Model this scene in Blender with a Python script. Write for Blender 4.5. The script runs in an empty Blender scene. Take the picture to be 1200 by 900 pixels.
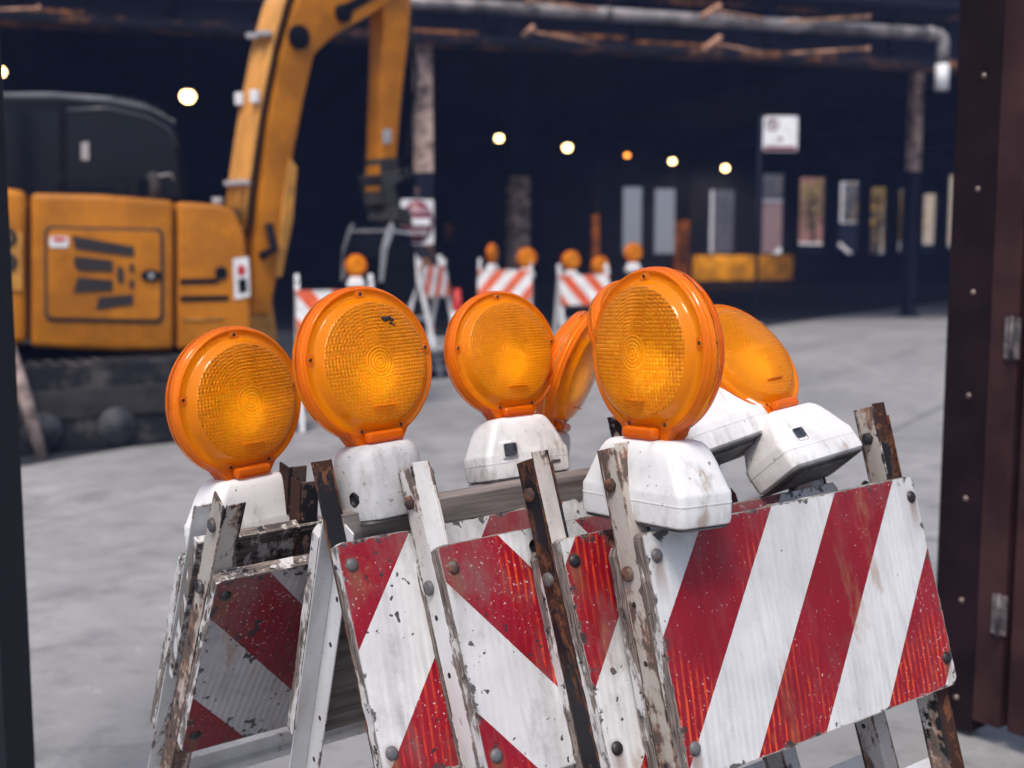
import bpy, bmesh, math, random
from mathutils import Vector, Matrix, Euler
R = math.radians
S = bpy.context.scene
COL = S.collection
rnd = random.Random(7)

# ------------------------------------------------------------------ camera model (photo measured on a 1200 x 900 grid)
F, HC = 1420.0, 1.45
TH = math.atan(165 / F)
CT, ST = math.cos(TH), math.sin(TH)

def at(px, py, d):
    x, u = (px - 600) / F * d, (450 - py) / F * d
    return Vector((x, d * CT + u * ST, HC + u * CT - d * ST))

def ray(px, py):
    return at(px, py, 1.0) - Vector((0, 0, HC))

def ground(px, py, z=0.0):
    v = ray(px, py)
    return Vector((0, 0, HC)) + v * ((z - HC) / v.z)

def on_plane(px, py, P0, nrm):
    v = ray(px, py); C = Vector((0, 0, HC))
    return C + v * ((P0 - C).dot(nrm) / v.dot(nrm))

# ------------------------------------------------------------------ materials
def new_mat(name):
    m = bpy.data.materials.new(name); m.use_nodes = True
    nt = m.node_tree; nt.nodes.clear()
    return m, nt

class NT:
    """tiny node-graph helper"""
    def __init__(s, nt): s.nt = nt
    def n(s, t, **k):
        o = s.nt.nodes.new(t)
        for a, v in k.items(): setattr(o, a, v)
        return o
    def put(s, sock, v):
        if hasattr(v, 'links') or isinstance(v, bpy.types.NodeSocket): s.nt.links.new(v, sock)
        elif v is not None:
            if sock.type == 'RGBA' and not isinstance(v, (int, float)) and len(v) == 3: v = (*v, 1)
            sock.default_value = v
    def m(s, op, a, b=None, c=None, clamp=False):
        o = s.n('ShaderNodeMath', operation=op, use_clamp=clamp)
        for i, v in enumerate((a, b, c)):
            if v is not None: s.put(o.inputs[i], v)
        return o.outputs[0]
    def vm(s, op, a, b=None):
        o = s.n('ShaderNodeVectorMath', operation=op)
        s.put(o.inputs[0], a)
        if b is not None: s.put(o.inputs['Scale'] if op == 'SCALE' else o.inputs[1], b)
        return o.outputs['Value'] if op in ('LENGTH', 'DOT_PRODUCT') else o.outputs[0]
    def mix(s, f, a, b, blend='MIX'):
        o = s.n('ShaderNodeMix', data_type='RGBA', blend_type=blend)
        s.put(o.inputs[0], f); s.put(o.inputs[6], a); s.put(o.inputs[7], b)
        return o.outputs[2]
    def coord(s, kind='Object', scale=None):
        v = s.n('ShaderNodeTexCoord').outputs[kind]
        if scale:
            mp = s.n('ShaderNodeMapping'); s.put(mp.inputs[0], v); mp.inputs[3].default_value = scale; v = mp.outputs[0]
        return v
    def noise(s, vec, scale, detail=4, rough=.55, w=None, dist=0):
        o = s.n('ShaderNodeTexNoise', noise_dimensions='4D' if w is not None else '3D')
        s.put(o.inputs['Vector'], vec); o.inputs['Scale'].default_value = scale
        o.inputs['Detail'].default_value = detail; o.inputs['Roughness'].default_value = rough
        o.inputs['Distortion'].default_value = dist
        if w is not None: s.put(o.inputs['W'], w)
        return o.outputs['Fac']
    def ramp(s, v, a, b):
        """smooth 0..1 between a and b"""
        o = s.n('ShaderNodeMapRange', interpolation_type='SMOOTHSTEP')
        s.put(o.inputs[0], v); o.inputs[1].default_value = a; o.inputs[2].default_value = b
        return o.outputs[0]
    def rand(s, k=20.0):
        return s.m('MULTIPLY', s.n('ShaderNodeObjectInfo').outputs['Random'], k)
    def sep(s, v):
        o = s.n('ShaderNodeSeparateXYZ'); s.put(o.inputs[0], v); return o.outputs
    def comb(s, x, y, z):
        o = s.n('ShaderNodeCombineXYZ')
        for i, v in enumerate((x, y, z)): s.put(o.inputs[i], v)
        return o.outputs[0]
    def bump(s, h, strength=.3, dist=.002):
        o = s.n('ShaderNodeBump'); o.inputs['Strength'].default_value = strength
        o.inputs['Distance'].default_value = dist; s.put(o.inputs['Height'], h); return o.outputs[0]
    def pbr(s, color, rough=.5, metal=0.0, normal=None, **k):
        o = s.n('ShaderNodeBsdfPrincipled')
        s.put(o.inputs['Base Color'], color); s.put(o.inputs['Roughness'], rough); s.put(o.inputs['Metallic'], metal)
        if normal is not None: s.put(o.inputs['Normal'], normal)
        for a, v in k.items(): s.put(o.inputs[a.replace('_', ' ')], v)
        return o.outputs[0]
    def out(s, sh):
        o = s.n('ShaderNodeOutputMaterial'); s.nt.links.new(sh, o.inputs[0])

def plain(name, color, rough=.5, metal=0.0, vary=.25, scale=6.0, bump=.0, **k):
    """a colour with uneven dirt: never perfectly flat"""
    m, nt = new_mat(name); g = NT(nt)
    v = g.coord(); w = g.rand()
    f = g.noise(v, scale, 5, .6, w)
    f2 = g.noise(v, scale * 7, 4, .6, w)
    dark = tuple(c * (1 - vary) for c in color); lite = tuple(min(1, c * (1 + vary * .6)) for c in color)
    c = g.mix(g.ramp(f, .35, .65), dark, lite)
    c = g.mix(g.m('MULTIPLY', g.ramp(f2, .52, .75), vary), c, tuple(x * .35 + .01 for x in color))
    r = g.m('ADD', rough - .06, g.m('MULTIPLY', f2, .14), clamp=True)
    g.out(g.pbr(c, r, metal, g.bump(f2, bump, .003) if bump else None, **k))
    return m

def emit(name, color, strength):
    m, nt = new_mat(name); g = NT(nt)
    e = g.n('ShaderNodeEmission'); e.inputs[0].default_value = (*color, 1); e.inputs[1].default_value = strength
    g.out(e.outputs[0]); return m

def rusty(name, base, rust=.5, black=.4, grime=.4, spec=.4):
    """painted angle iron: paint, rust blooms, black chips, drips"""
    m, nt = new_mat(name); g = NT(nt)
    v = g.coord(); w = g.rand(37)
    st = g.vm('MULTIPLY', v, (1.0, 1.0, .30))
    n1 = g.noise(st, 17, 6, .62, w)
    n2 = g.noise(v, 60, 4, .6, w)
    n3 = g.noise(st, 9, 5, .6, g.m('ADD', w, 11.3))
    n4 = g.noise(v, 150, 3, .6, w)
    c = g.mix(g.ramp(n3, .38, .68), base, tuple(b * (1 - .45 * grime) * t for b, t in zip(base, (1, .94, .86))))
    c = g.mix(g.m('MULTIPLY', g.ramp(n4, .58, .72), .35 * grime), c, (.12, .1, .09))
    e1 = .64 - .14 * rust
    x, y, z = g.sep(v)
    xl = g.m('SUBTRACT', x, g.m('MULTIPLY', g.m('GREATER_THAN', x, .3), W - F2))
    dx = g.m('MINIMUM', xl, g.m('SUBTRACT', F2, xl)); yl = g.m('SUBTRACT', y, PT + .0015); dy = g.m('MINIMUM', yl, g.m('SUBTRACT', F1, yl))
    rim = g.ramp(g.m('MAXIMUM', dx, dy), .0055, .0005)
    tops = g.ramp(z, .045, .13)
    wear = g.m('ADD', g.m('MULTIPLY', rim, .07), g.m('MULTIPLY', tops, .06))
    mixn = g.m('ADD', g.m('ADD', g.m('MULTIPLY', n1, .75), g.m('MULTIPLY', n2, .25)), wear)
    halo = g.ramp(mixn, e1 - .035, e1 + .015)
    rc = g.mix(g.ramp(g.m('ADD', n2, g.m('MULTIPLY', g.ramp(mixn, e1, e1 + .07), .25)), .40, .68), (.20, .075, .03), (.045, .018, .012))
    c = g.mix(g.m('MULTIPLY', halo, .85), c, rc)
    e2 = .665 - .14 * black
    n5 = g.noise(st, 13, 6, .65, g.m('ADD', w, 4.7))
    mb = g.ramp(g.m('ADD', g.m('ADD', g.m('MULTIPLY', n5, .7), g.m('MULTIPLY', n2, .3)), g.m('MULTIPLY', wear, .8)), e2 - .012, e2 + .012)
    c = g.mix(mb, c, (.012, .012, .016))
    rough = g.m('ADD', .46, g.m('MULTIPLY', halo, .35))
    h = g.m('ADD', g.m('MULTIPLY', halo, -.5), g.m('MULTIPLY', n2, .35))
    g.out(g.pbr(c, rough, 0, g.bump(h, .6, .002), Specular_IOR_Level=spec))
    return m

def striped(name, slope, phase, red=(.27, .005, .017), white=(.67, .67, .675), period=.294, scuff=.5, rib=1.0, orange=False, duty=.5, ph=None):
    """retroreflective sheeting with diagonal bands, ribs, scuffs and tears; object X = along panel, Z = up, 0 at its top edge"""
    ph = ph or PH
    m, nt = new_mat(name); g = NT(nt)
    v = g.coord('Object'); w = g.rand(23)
    x, y, z = g.sep(v)
    edge = g.m('MULTIPLY', g.noise(v, 240, 2), .0015)
    s = g.m('ADD', g.m('ADD', g.m('SUBTRACT', x, g.m('MULTIPLY', z, slope)), phase), edge)
    band = g.m('LESS_THAN', g.m('FRACT', g.m('DIVIDE', s, period)), duty)
    # ribs of the sheeting (long cells running down the panel)
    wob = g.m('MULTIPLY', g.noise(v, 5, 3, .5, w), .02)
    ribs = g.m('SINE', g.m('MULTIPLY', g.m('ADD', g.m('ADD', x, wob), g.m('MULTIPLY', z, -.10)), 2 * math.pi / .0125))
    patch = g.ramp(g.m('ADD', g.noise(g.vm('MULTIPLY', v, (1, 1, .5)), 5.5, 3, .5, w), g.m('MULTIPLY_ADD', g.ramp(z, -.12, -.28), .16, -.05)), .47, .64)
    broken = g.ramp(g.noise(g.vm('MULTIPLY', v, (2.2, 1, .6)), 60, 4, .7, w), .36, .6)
    glint = g.m('MULTIPLY', g.m('MULTIPLY', g.ramp(ribs, .1, .95), patch), g.m('MULTIPLY', broken, rib))
    big = g.noise(v, 7, 5, .6, w)
    streak = g.noise(g.vm('MULTIPLY', v, (1, 1, .12)), 55, 4, .6, w)
    rc = g.mix(g.ramp(big, .3, .7), tuple(c * .72 for c in red), red)
    rc = g.mix(g.m('MULTIPLY', glint, .8), rc, (.80, .085, .012) if not orange else (.85, .2, .06))  # retroreflective glints painted into the band colour, denser towards the panel foot
    rc = g.mix(g.m('MULTIPLY', g.ramp(streak, .5, .75), .14), rc, (.40, .10, .10))
    wc = g.mix(g.ramp(big, .3, .7), tuple(c * .80 for c in white), white)
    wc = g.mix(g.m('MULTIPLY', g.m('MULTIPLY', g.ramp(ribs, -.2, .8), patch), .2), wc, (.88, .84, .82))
    wc = g.mix(g.m('MULTIPLY', g.ramp(streak, .46, .72), .45), wc, (.40, .39, .40))
    hexv = g.n('ShaderNodeTexVoronoi', feature='DISTANCE_TO_EDGE'); g.put(hexv.inputs['Vector'], v); hexv.inputs['Scale'].default_value = 150
    wc = g.mix(g.m('MULTIPLY', g.m('LESS_THAN', hexv.outputs[0], .09), .12), wc, (.5, .5, .52))
    c = g.mix(band, wc, rc)
    # pale nicks, dark chips, rubbed dirt
    nick = g.ramp(g.m('ADD', g.m('MULTIPLY', g.noise(v, 170, 3, .6, w), .8), g.m('MULTIPLY', big, .2)), .615, .635)
    c = g.mix(g.m('MULTIPLY', nick, .75), c, (.62, .58, .56))
    chips = g.m('ADD', g.m('MULTIPLY', g.noise(v, 62, 2.5, .5, g.m('ADD', w, 5.0)), .62), g.m('MULTIPLY', g.noise(v, 9, 2, .5, w), .38))
    cm = g.ramp(chips, .640 - .08 * scuff, .655 - .08 * scuff)
    c = g.mix(g.m('MULTIPLY', cm, .92), c, (.025, .022, .026))
    grime = g.ramp(g.m('ADD', g.noise(g.vm('MULTIPLY', v, (1, 1, .6)), 14, 6, .7, g.m('ADD', w, 9.0)), g.m('MULTIPLY', g.ramp(z, -.09, .0), .10)), .47, .76)
    c = g.mix(g.m('MULTIPLY', grime, .38 + .35 * scuff), c, (.15, .135, .13))
    rustm = g.ramp(g.noise(g.vm('MULTIPLY', v, (1, 1, .35)), 11, 5, .65, g.m('ADD', w, 2.0)), .60, .70)
    c = g.mix(g.m('MULTIPLY', rustm, .5), c, (.30, .15, .07))
    ed = g.m('MINIMUM', g.m('MINIMUM', x, g.m('SUBTRACT', W, x)), g.m('MINIMUM', g.m('MULTIPLY', z, -1.0), g.m('ADD', z, ph)))
    en = g.noise(v, 38, 5, .65, g.m('ADD', w, 6.0))
    em = g.ramp(g.m('SUBTRACT', ed, g.m('MULTIPLY', g.ramp(en, .50, .72), .016 + .016 * max(scuff, .25))), .0022, .0006)
    c = g.mix(g.m('MULTIPLY', em, .9), c, g.mix(g.ramp(en, .5, .6), (.30, .28, .26), (.04, .036, .036)))
    stain = None
    for xb in (.019, W - F2 + .019):
        for zb in (-.035, -ph + .045):
            ddx = g.m('ABSOLUTE', g.m('SUBTRACT', x, xb)); ddz = g.m('SUBTRACT', z, zb)
            t_ = g.m('MULTIPLY', g.ramp(g.m('ADD', ddx, g.m('MULTIPLY', en, .012)), .021, .010), g.m('MULTIPLY', g.ramp(ddz, .016, .004), g.ramp(ddz, -.075, -.01)))
            stain = t_ if stain is None else g.m('MAXIMUM', stain, t_)
    c = g.mix(g.m('MULTIPLY', stain, .6), c, (.17, .085, .045))
    hgt = g.m('ADD', g.m('MULTIPLY', ribs, .13), g.m('ADD', g.m('MULTIPLY', cm, -1.0), g.m('MULTIPLY', big, .8)))
    g.out(g.pbr(c, g.m('ADD', .33, g.m('MULTIPLY', grime, .35)), 0, g.bump(hgt, .28, .0025), Specular_IOR_Level=.3))
    return m

def plywood(name, face):
    m, nt = new_mat(name); g = NT(nt)
    v = g.coord(); w = g.rand(9)
    if face:      # weathered face veneer, grain along X
        n = g.noise(g.vm('MULTIPLY', v, (.06, 1, 1)), 60, 6, .65, w, .4)
        n2 = g.noise(v, 6, 4, .6, w)
        c = g.mix(g.ramp(n, .3, .7), (.075, .062, .056), (.25, .22, .205))
        c = g.mix(g.m('MULTIPLY', g.ramp(n2, .45, .7), .5), c, (.06, .05, .05))
    else:         # laminated edge, flaking white paint
        n = g.noise(g.vm('MULTIPLY', v, (.3, 14, .5)), 40, 4, .6, w)
        n2 = g.noise(g.vm('MULTIPLY', v, (1, 1, .35)), 26, 6, .7, w)
        c = g.mix(g.ramp(n, .4, .6), (.05, .042, .042), (.26, .21, .18))
        c = g.mix(g.ramp(n2, .50, .56), c, (.56, .55, .55))
        c = g.mix(g.ramp(g.noise(v, 48, 4, .6, w), .60, .64), c, (.02, .02, .022))
    g.out(g.pbr(c, .8, 0, g.bump(n, .5, .002)))
    return m

def lens_material(name, tint=(1.0, .29, .0)):
    """moulded amber plastic: prism cells in four quadrants round a ringed centre, partly see-through"""
    m, nt = new_mat(name); g = NT(nt)
    v = g.coord('Object'); x, y, z = g.sep(v)
    r = g.m('SQRT', g.m('ADD', g.m('MULTIPLY', x, x), g.m('MULTIPLY', z, z)))
    inner = g.m('LESS_THAN', r, .0920)
    flange = g.m('GREATER_THAN', r, .1008)
    cell = .0056
    fx = g.m('SUBTRACT', g.m('FRACT', g.m('DIVIDE', x, cell)), .5)
    fz = g.m('SUBTRACT', g.m('FRACT', g.m('DIVIDE', z, cell)), .5)
    fr = g.m('SUBTRACT', g.m('FRACT', g.m('DIVIDE', r, .0052)), .5)
    soft = lambda q_: g.m('SUBTRACT', g.m('MULTIPLY', g.ramp(q_, -.012, .012), 2.0), 1.0)
    sx, sz = soft(x), soft(z)
    sxz = g.m('MULTIPLY', sx, sz)
    facing = g.m('SIGN', y)       # mirrored on the rear lens
    # concentric facets mainly on one half and near the centre, square prisms elsewhere
    ringy = g.m('MAXIMUM', g.m('LESS_THAN', r, .026), g.m('MULTIPLY_ADD', g.m('LESS_THAN', sx, 0), .2, .35))
    inv = g.m('SUBTRACT', 1.0, ringy)
    rx = g.m('DIVIDE', x, g.m('ADD', r, .0001)); rz = g.m('DIVIDE', z, g.m('ADD', r, .0001))
    k = 2.0
    cone = g.m('MULTIPLY', g.ramp(r, .004, .03), -.34)
    qz = g.m('ADD', g.m('ADD', .14, g.m('MULTIPLY', cone, rz)), g.m('MULTIPLY', sxz, -.16))
    qx = g.m('ADD', g.m('MULTIPLY', cone, rx), g.m('MULTIPLY', sxz, -.10))
    tx = g.m('ADD', qx, g.m('MULTIPLY', g.m('ADD', g.m('MULTIPLY', fx, inv), g.m('MULTIPLY', g.m('MULTIPLY', fr, rx), ringy)), k))
    tz = g.m('ADD', qz, g.m('MULTIPLY', g.m('ADD', g.m('MULTIPLY', fz, inv), g.m('MULTIPLY', g.m('MULTIPLY', fr, rz), ringy)), k))
    wn = g.n('ShaderNodeTexWhiteNoise', noise_dimensions='3D')
    g.put(wn.inputs['Vector'], g.comb(g.m('FLOOR', g.m('DIVIDE', x, cell)), 0.0, g.m('FLOOR', g.m('DIVIDE', z, cell))))
    wr = g.sep(g.vm('SUBTRACT', wn.outputs['Color'], (.5, .5, .5)))
    tx = g.m('ADD', tx, g.m('MULTIPLY', wr[0], .3)); tz = g.m('ADD', tz, g.m('MULTIPLY', wr[2], .3))
    tilt = g.vm('SCALE', g.comb(tx, 0.0, tz), inner)
    # fine radial ribs on the flange
    ang = g.m('ARCTAN2', z, x)
    rib = g.m('MULTIPLY', g.m('SINE', g.m('MULTIPLY', ang, 180)), g.m('MULTIPLY', flange, .16))
    tilt = g.vm('ADD', tilt, g.comb(g.m('MULTIPLY', rz, rib), 0.0, g.m('MULTIPLY', rx, rib)))
    tr = g.n('ShaderNodeVectorTransform', vector_type='VECTOR', convert_from='OBJECT', convert_to='WORLD')
    g.put(tr.inputs[0], tilt)
    geo = g.n('ShaderNodeNewGeometry')
    nrm = g.vm('NORMALIZE', g.vm('ADD', geo.outputs['Normal'], tr.outputs[0]))
    # seams between the cells are a little deeper in colour
    seam = g.m('MAXIMUM', g.ramp(g.m('ABSOLUTE', fx), .34, .5), g.ramp(g.m('ABSOLUTE', fz), .34, .5))
    seam = g.m('MAXIMUM', g.m('MULTIPLY', seam, inv), g.m('MULTIPLY', g.ramp(g.m('ABSOLUTE', fr), .3, .5), ringy))
    seam = g.m('MULTIPLY', seam, inner)
    oi = g.n('ShaderNodeObjectInfo').outputs['Random']; w = g.m('MULTIPLY', oi, 13.0)
    dirt = g.ramp(g.m('ADD', g.noise(v, 26, 6, .7, w), g.m('MULTIPLY', g.m('SUBTRACT', oi, .5), .16)), .53, .8)
    fade = g.m('FRACT', g.m('MULTIPLY', oi, 7.31))
    thick = g.m('MAXIMUM', g.ramp(r, .108, .117), g.ramp(g.m('MULTIPLY', z, -1.0), .098, .108))   # thicker moulding, deeper colour
    base = g.mix(thick, g.mix(inner, tint, (1.0, .32, .0)), (1.0, .19, .0))
    base = g.mix(g.m('MULTIPLY', seam, .6), base, (.55, .07, .001))
    base = g.mix(g.m('MULTIPLY', fade, .22), base, (1.0, .40, .05))
    base = g.mix(g.m('MULTIPLY', dirt, .45), base, (.33, .07, .01))
    sc = g.ramp(g.noise(v, 55, 5, .7, g.m('ADD', w, 3.0)), .70, .74)
    base = g.mix(g.m('MULTIPLY', sc, .7), base, (.10, .03, .01))
    rough = g.m('ADD', .16, g.m('MULTIPLY', dirt, .3))
    a = g.pbr(base, rough, 0, nrm, Specular_IOR_Level=.0)
    gl = g.n('ShaderNodeBsdfAnisotropic'); gl.inputs['Color'].default_value = (1.0, .36, .006, 1); gl.inputs['Roughness'].default_value = .30; g.put(gl.inputs['Normal'], nrm)
    ga = g.n('ShaderNodeMixShader'); g.put(ga.inputs[0], g.m('MULTIPLY', inner, .24)); g.nt.links.new(a, ga.inputs[1]); g.nt.links.new(gl.outputs[0], ga.inputs[2]); a = ga.outputs[0]
    tl = g.n('ShaderNodeBsdfTranslucent'); g.put(tl.inputs[0], g.mix(.35, base, (1.0, .45, .01))); g.put(tl.inputs[1], nrm)
    rf = g.n('ShaderNodeBsdfRefraction'); cellc = g.mix(g.ramp(wn.outputs['Value'], .2, .95), (1.0, .48, .002), (1.0, .78, .02))
    rc_ = g.mix(inner, (1.0, .53, .002), cellc); rc_ = g.mix(g.m('MULTIPLY', seam, .8), rc_, (.80, .30, .002)); rc_ = g.mix(thick, rc_, (.98, .46, .006))
    g.put(rf.inputs['Color'], g.mix(g.m('MULTIPLY', dirt, .4), rc_, (.7, .3, .01)))
    rf.inputs['Roughness'].default_value = .06; rf.inputs['IOR'].default_value = 1.16; g.put(rf.inputs['Normal'], nrm)
    mx = g.n('ShaderNodeMixShader'); mx.inputs[0].default_value = .06
    g.nt.links.new(a, mx.inputs[1]); g.nt.links.new(tl.outputs[0], mx.inputs[2])
    m2 = g.n('ShaderNodeMixShader'); m2.inputs[0].default_value = .50
    g.nt.links.new(mx.outputs[0], m2.inputs[1]); g.nt.links.new(rf.outputs[0], m2.inputs[2])
    fr_ = g.n('ShaderNodeFresnel'); fr_.inputs[0].default_value = 1.30
    gs = g.n('ShaderNodeBsdfAnisotropic'); gs.inputs['Color'].default_value = (1, 1, 1, 1); gs.inputs['Roughness'].default_value = .05
    g.put(gs.inputs['Normal'], g.vm('NORMALIZE', g.vm('ADD', geo.outputs['Normal'], g.vm('SCALE', tr.outputs[0], .35))))
    m3 = g.n('ShaderNodeMixShader'); g.nt.links.new(fr_.outputs[0], m3.inputs[0]); g.nt.links.new(m2.outputs[0], m3.inputs[1]); g.nt.links.new(gs.outputs[0], m3.inputs[2])
    g.out(m3.outputs[0]); return m

def housing_material(name, base, wear):
    m, nt = new_mat(name); g = NT(nt)
    v = g.coord(); w = g.rand(31)
    x, y, z = g.sep(v)
    n1 = g.noise(v, 14, 6, .65, w); n2 = g.noise(v, 90, 5, .7, w); n3 = g.noise(g.vm('MULTIPLY', v, (1, 1, .4)), 30, 5, .65, w)
    low = g.ramp(z, .075, .0)          # dirt gathers in the scuffed foot of the case
    c = g.mix(g.m('MULTIPLY', g.ramp(n1, .4, .75), .35 + wear * .5), base, tuple(b * .62 for b in base))
    c = g.mix(g.m('MULTIPLY', g.ramp(g.m('ADD', n3, g.m('MULTIPLY', low, .06)), .54, .72), .35 + .4 * wear), c, (.30, .28, .26))
    c = g.mix(g.m('MULTIPLY', g.ramp(n2, .66 - .06 * wear, .70 - .05 * wear), .8), c, (.05, .045, .045))
    c = g.mix(g.m('MULTIPLY', g.ramp(g.m('ADD', n3, g.m('MULTIPLY', low, .05)), .64, .74), .5), c, (.35, .2, .1))
    g.out(g.pbr(c, g.m('ADD', .38, g.m('MULTIPLY', n1, .2)), 0, g.bump(n2, .12 + .2 * wear, .002)))
    return m

W, PH, PT = .61, .353, .022         # barricade panel width, height, thickness
F1, F2, FT = .042, .034, .0032     # angle-iron flanges
M = {}
M['leg_white'] = rusty('painted steel', (.64, .65, .67), .22, .30, .7)
M['leg_worn'] = rusty('worn painted steel', (.47, .43, .39), .82, .62, 1.0)
M['leg_clean'] = rusty('cleaner painted steel', (.68, .69, .71), .16, .22, .55)
M['leg_black'] = rusty('blackened steel', (.011, .011, .015), .92, .0, .2, .22)
M['leg_chip'] = rusty('chipped steel', (.58, .56, .55), .60, .62, .9)
M['ply_face'] = plywood('weathered plywood', True)
M['ply_edge'] = plywood('plywood edge', False)
M['lens'] = lens_material('amber lens')
M['house'] = housing_material('white plastic case', (.74, .735, .735), .45)
M['house_grey'] = housing_material('scuffed grey case', (.52, .52, .53), 1.0)
m, nt = new_mat('white diffuser'); g = NT(nt)
df = g.n('ShaderNodeBsdfDiffuse'); df.inputs[0].default_value = (.97, .95, .9, 1); tl = g.n('ShaderNodeBsdfTranslucent'); tl.inputs[0].default_value = (.97, .95, .9, 1)
mx = g.n('ShaderNodeMixShader'); mx.inputs[0].default_value = .4; nt.links.new(df.outputs[0], mx.inputs[1]); nt.links.new(tl.outputs[0], mx.inputs[2]); g.out(mx.outputs[0])
M['reflector'] = m
M['dark_plastic'] = plain('dark plastic', (.045, .048, .058), .35, 0, .7, 70)
M['under'] = plain('case underside', (.10, .09, .09), .6, 0, .5, 20)
M['bolt'] = rusty('bolt steel', (.12, .12, .13), .7, .5, 1.0)
M['bolt_dark'] = plain('dark bolt steel', (.045, .042, .045), .45, .6, .5, 40, .2)
M['screw'] = plain('screw hole', (.05, .012, .004), .4, 0, .3, 40)
M['yellow'] = plain('machine yellow', (.47, .160, .006), .45, 0, .30, 2.2, 0, Specular_IOR_Level=.28)
M['pipe_yellow'] = plain('pale machine yellow', (.62, .28, .05), .4, 0, .2, 4)
M['yellow_worn'] = plain('worn machine yellow', (.50, .22, .03), .5, 0, .35, 6, .1)
M['cab_roof'] = plain('cab roof', (.14, .15, .17), .4, 0, .3)
M['hinge'] = plain('dull hinge', (.12, .10, .105), .6, 0, .6, 30)
M['cab_trim'] = plain('cab trim', (.05, .06, .08), .3, 0, .2)
M['seam'] = plain('panel gap', (.018, .014, .014), .7, 0, .2)
M['black'] = plain('black paint', (.004, .005, .010), .6, 0, .3, 6, 0, Specular_IOR_Level=.12)
m, nt = new_mat('dusty track'); g = NT(nt); v = g.coord()
c = g.mix(g.ramp(g.noise(v, 3.5, 6, .7), .48, .68), (.005, .006, .010), (.075, .068, .062))
g.out(g.pbr(c, .9, 0, g.bump(g.noise(v, 25, 4), .5, .01))); M['rubber'] = m
M['roller'] = plain('worn roller', (.036, .036, .044), .7, 0, .6, 8)
M['mud'] = plain('dusty steel', (.026, .024, .025), .8, 0, .6, 7, .4)
M['glass'] = plain('cab glass', (.004, .006, .012), .08, 0, .1, 2, 0, Specular_IOR_Level=.3)
M['grey'] = plain('grey paint', (.33, .33, .35), .5, 0, .25)
M['white'] = plain('white paint', (.78, .78, .80), .45, 0, .12)
M['red'] = plain('red sheeting', (.16, .012, .03), .4, 0, .2)
M['red_bright'] = plain('red plastic', (.55, .02, .015), .4, 0, .2)
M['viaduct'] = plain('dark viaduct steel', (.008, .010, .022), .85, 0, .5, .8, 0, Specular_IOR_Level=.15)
m, nt = new_mat('rusted flange'); g = NT(nt); v = g.coord()
f = g.noise(g.vm('MULTIPLY', v, (.6, 1, 1)), 2.2, 6, .7); f2 = g.noise(v, 9, 4, .6)
c = g.mix(g.ramp(f, .48, .62), (.008, .009, .018), g.mix(g.ramp(f2, .4, .6), (.10, .035, .015), (.42, .17, .05)))
g.out(g.pbr(c, .85)); M['viaduct_rust'] = m
M['bracket'] = plain('rust streaked bracket', (.42, .22, .13), .7, 0, .7, 4, .3)
M['pipe'] = plain('galvanised pipe', (.22, .20, .20), .5, .3, .7, 2)
M['peel'] = plain('peeling column paint', (.42, .30, .25), .8, 0, .8, 5, .4)
M['orange_paint'] = plain('orange paint', (.34, .11, .015), .7, 0, .7, 2)
M['yellow_paint'] = plain('yellow wall paint', (.80, .40, .015), .6, 0, .4, 2)
M['gate'] = plain('maroon gate sheet', (.042, .017, .018), .65, 0, .45, 6, .1, Specular_IOR_Level=.2)
M['gate_dark'] = plain('dark gate frame', (.013, .005, .008), .75, 0, .45, 6, 0, Specular_IOR_Level=.15)
M['post'] = plain('near black post', (.004, .005, .011), .8, 0, .3, 6)
M['dim_pane'] = plain('dim shutter glass', (.10, .095, .11), .3, 0, .3, 2)
M['rivet'] = plain('rivet head', (.27, .20, .17), .4, .3, .3, 60)
M['lamp_bulb'] = emit('weak bulb', (1.0, .64, .26), 1.9)  # emitter added to make the unlit barricade lenses glow
M['bulb'] = emit('lamp glow', (1.0, .66, .27), 9.0)
M['bulb_orange'] = emit('orange lamp glow', (1.0, .30, .04), 4.0)
M['wood'] = plywood('grey timber', True)
M['wood_pole'] = plain('stained pole', (.36, .27, .24), .8, 0, .6, 9, .3)

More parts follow.
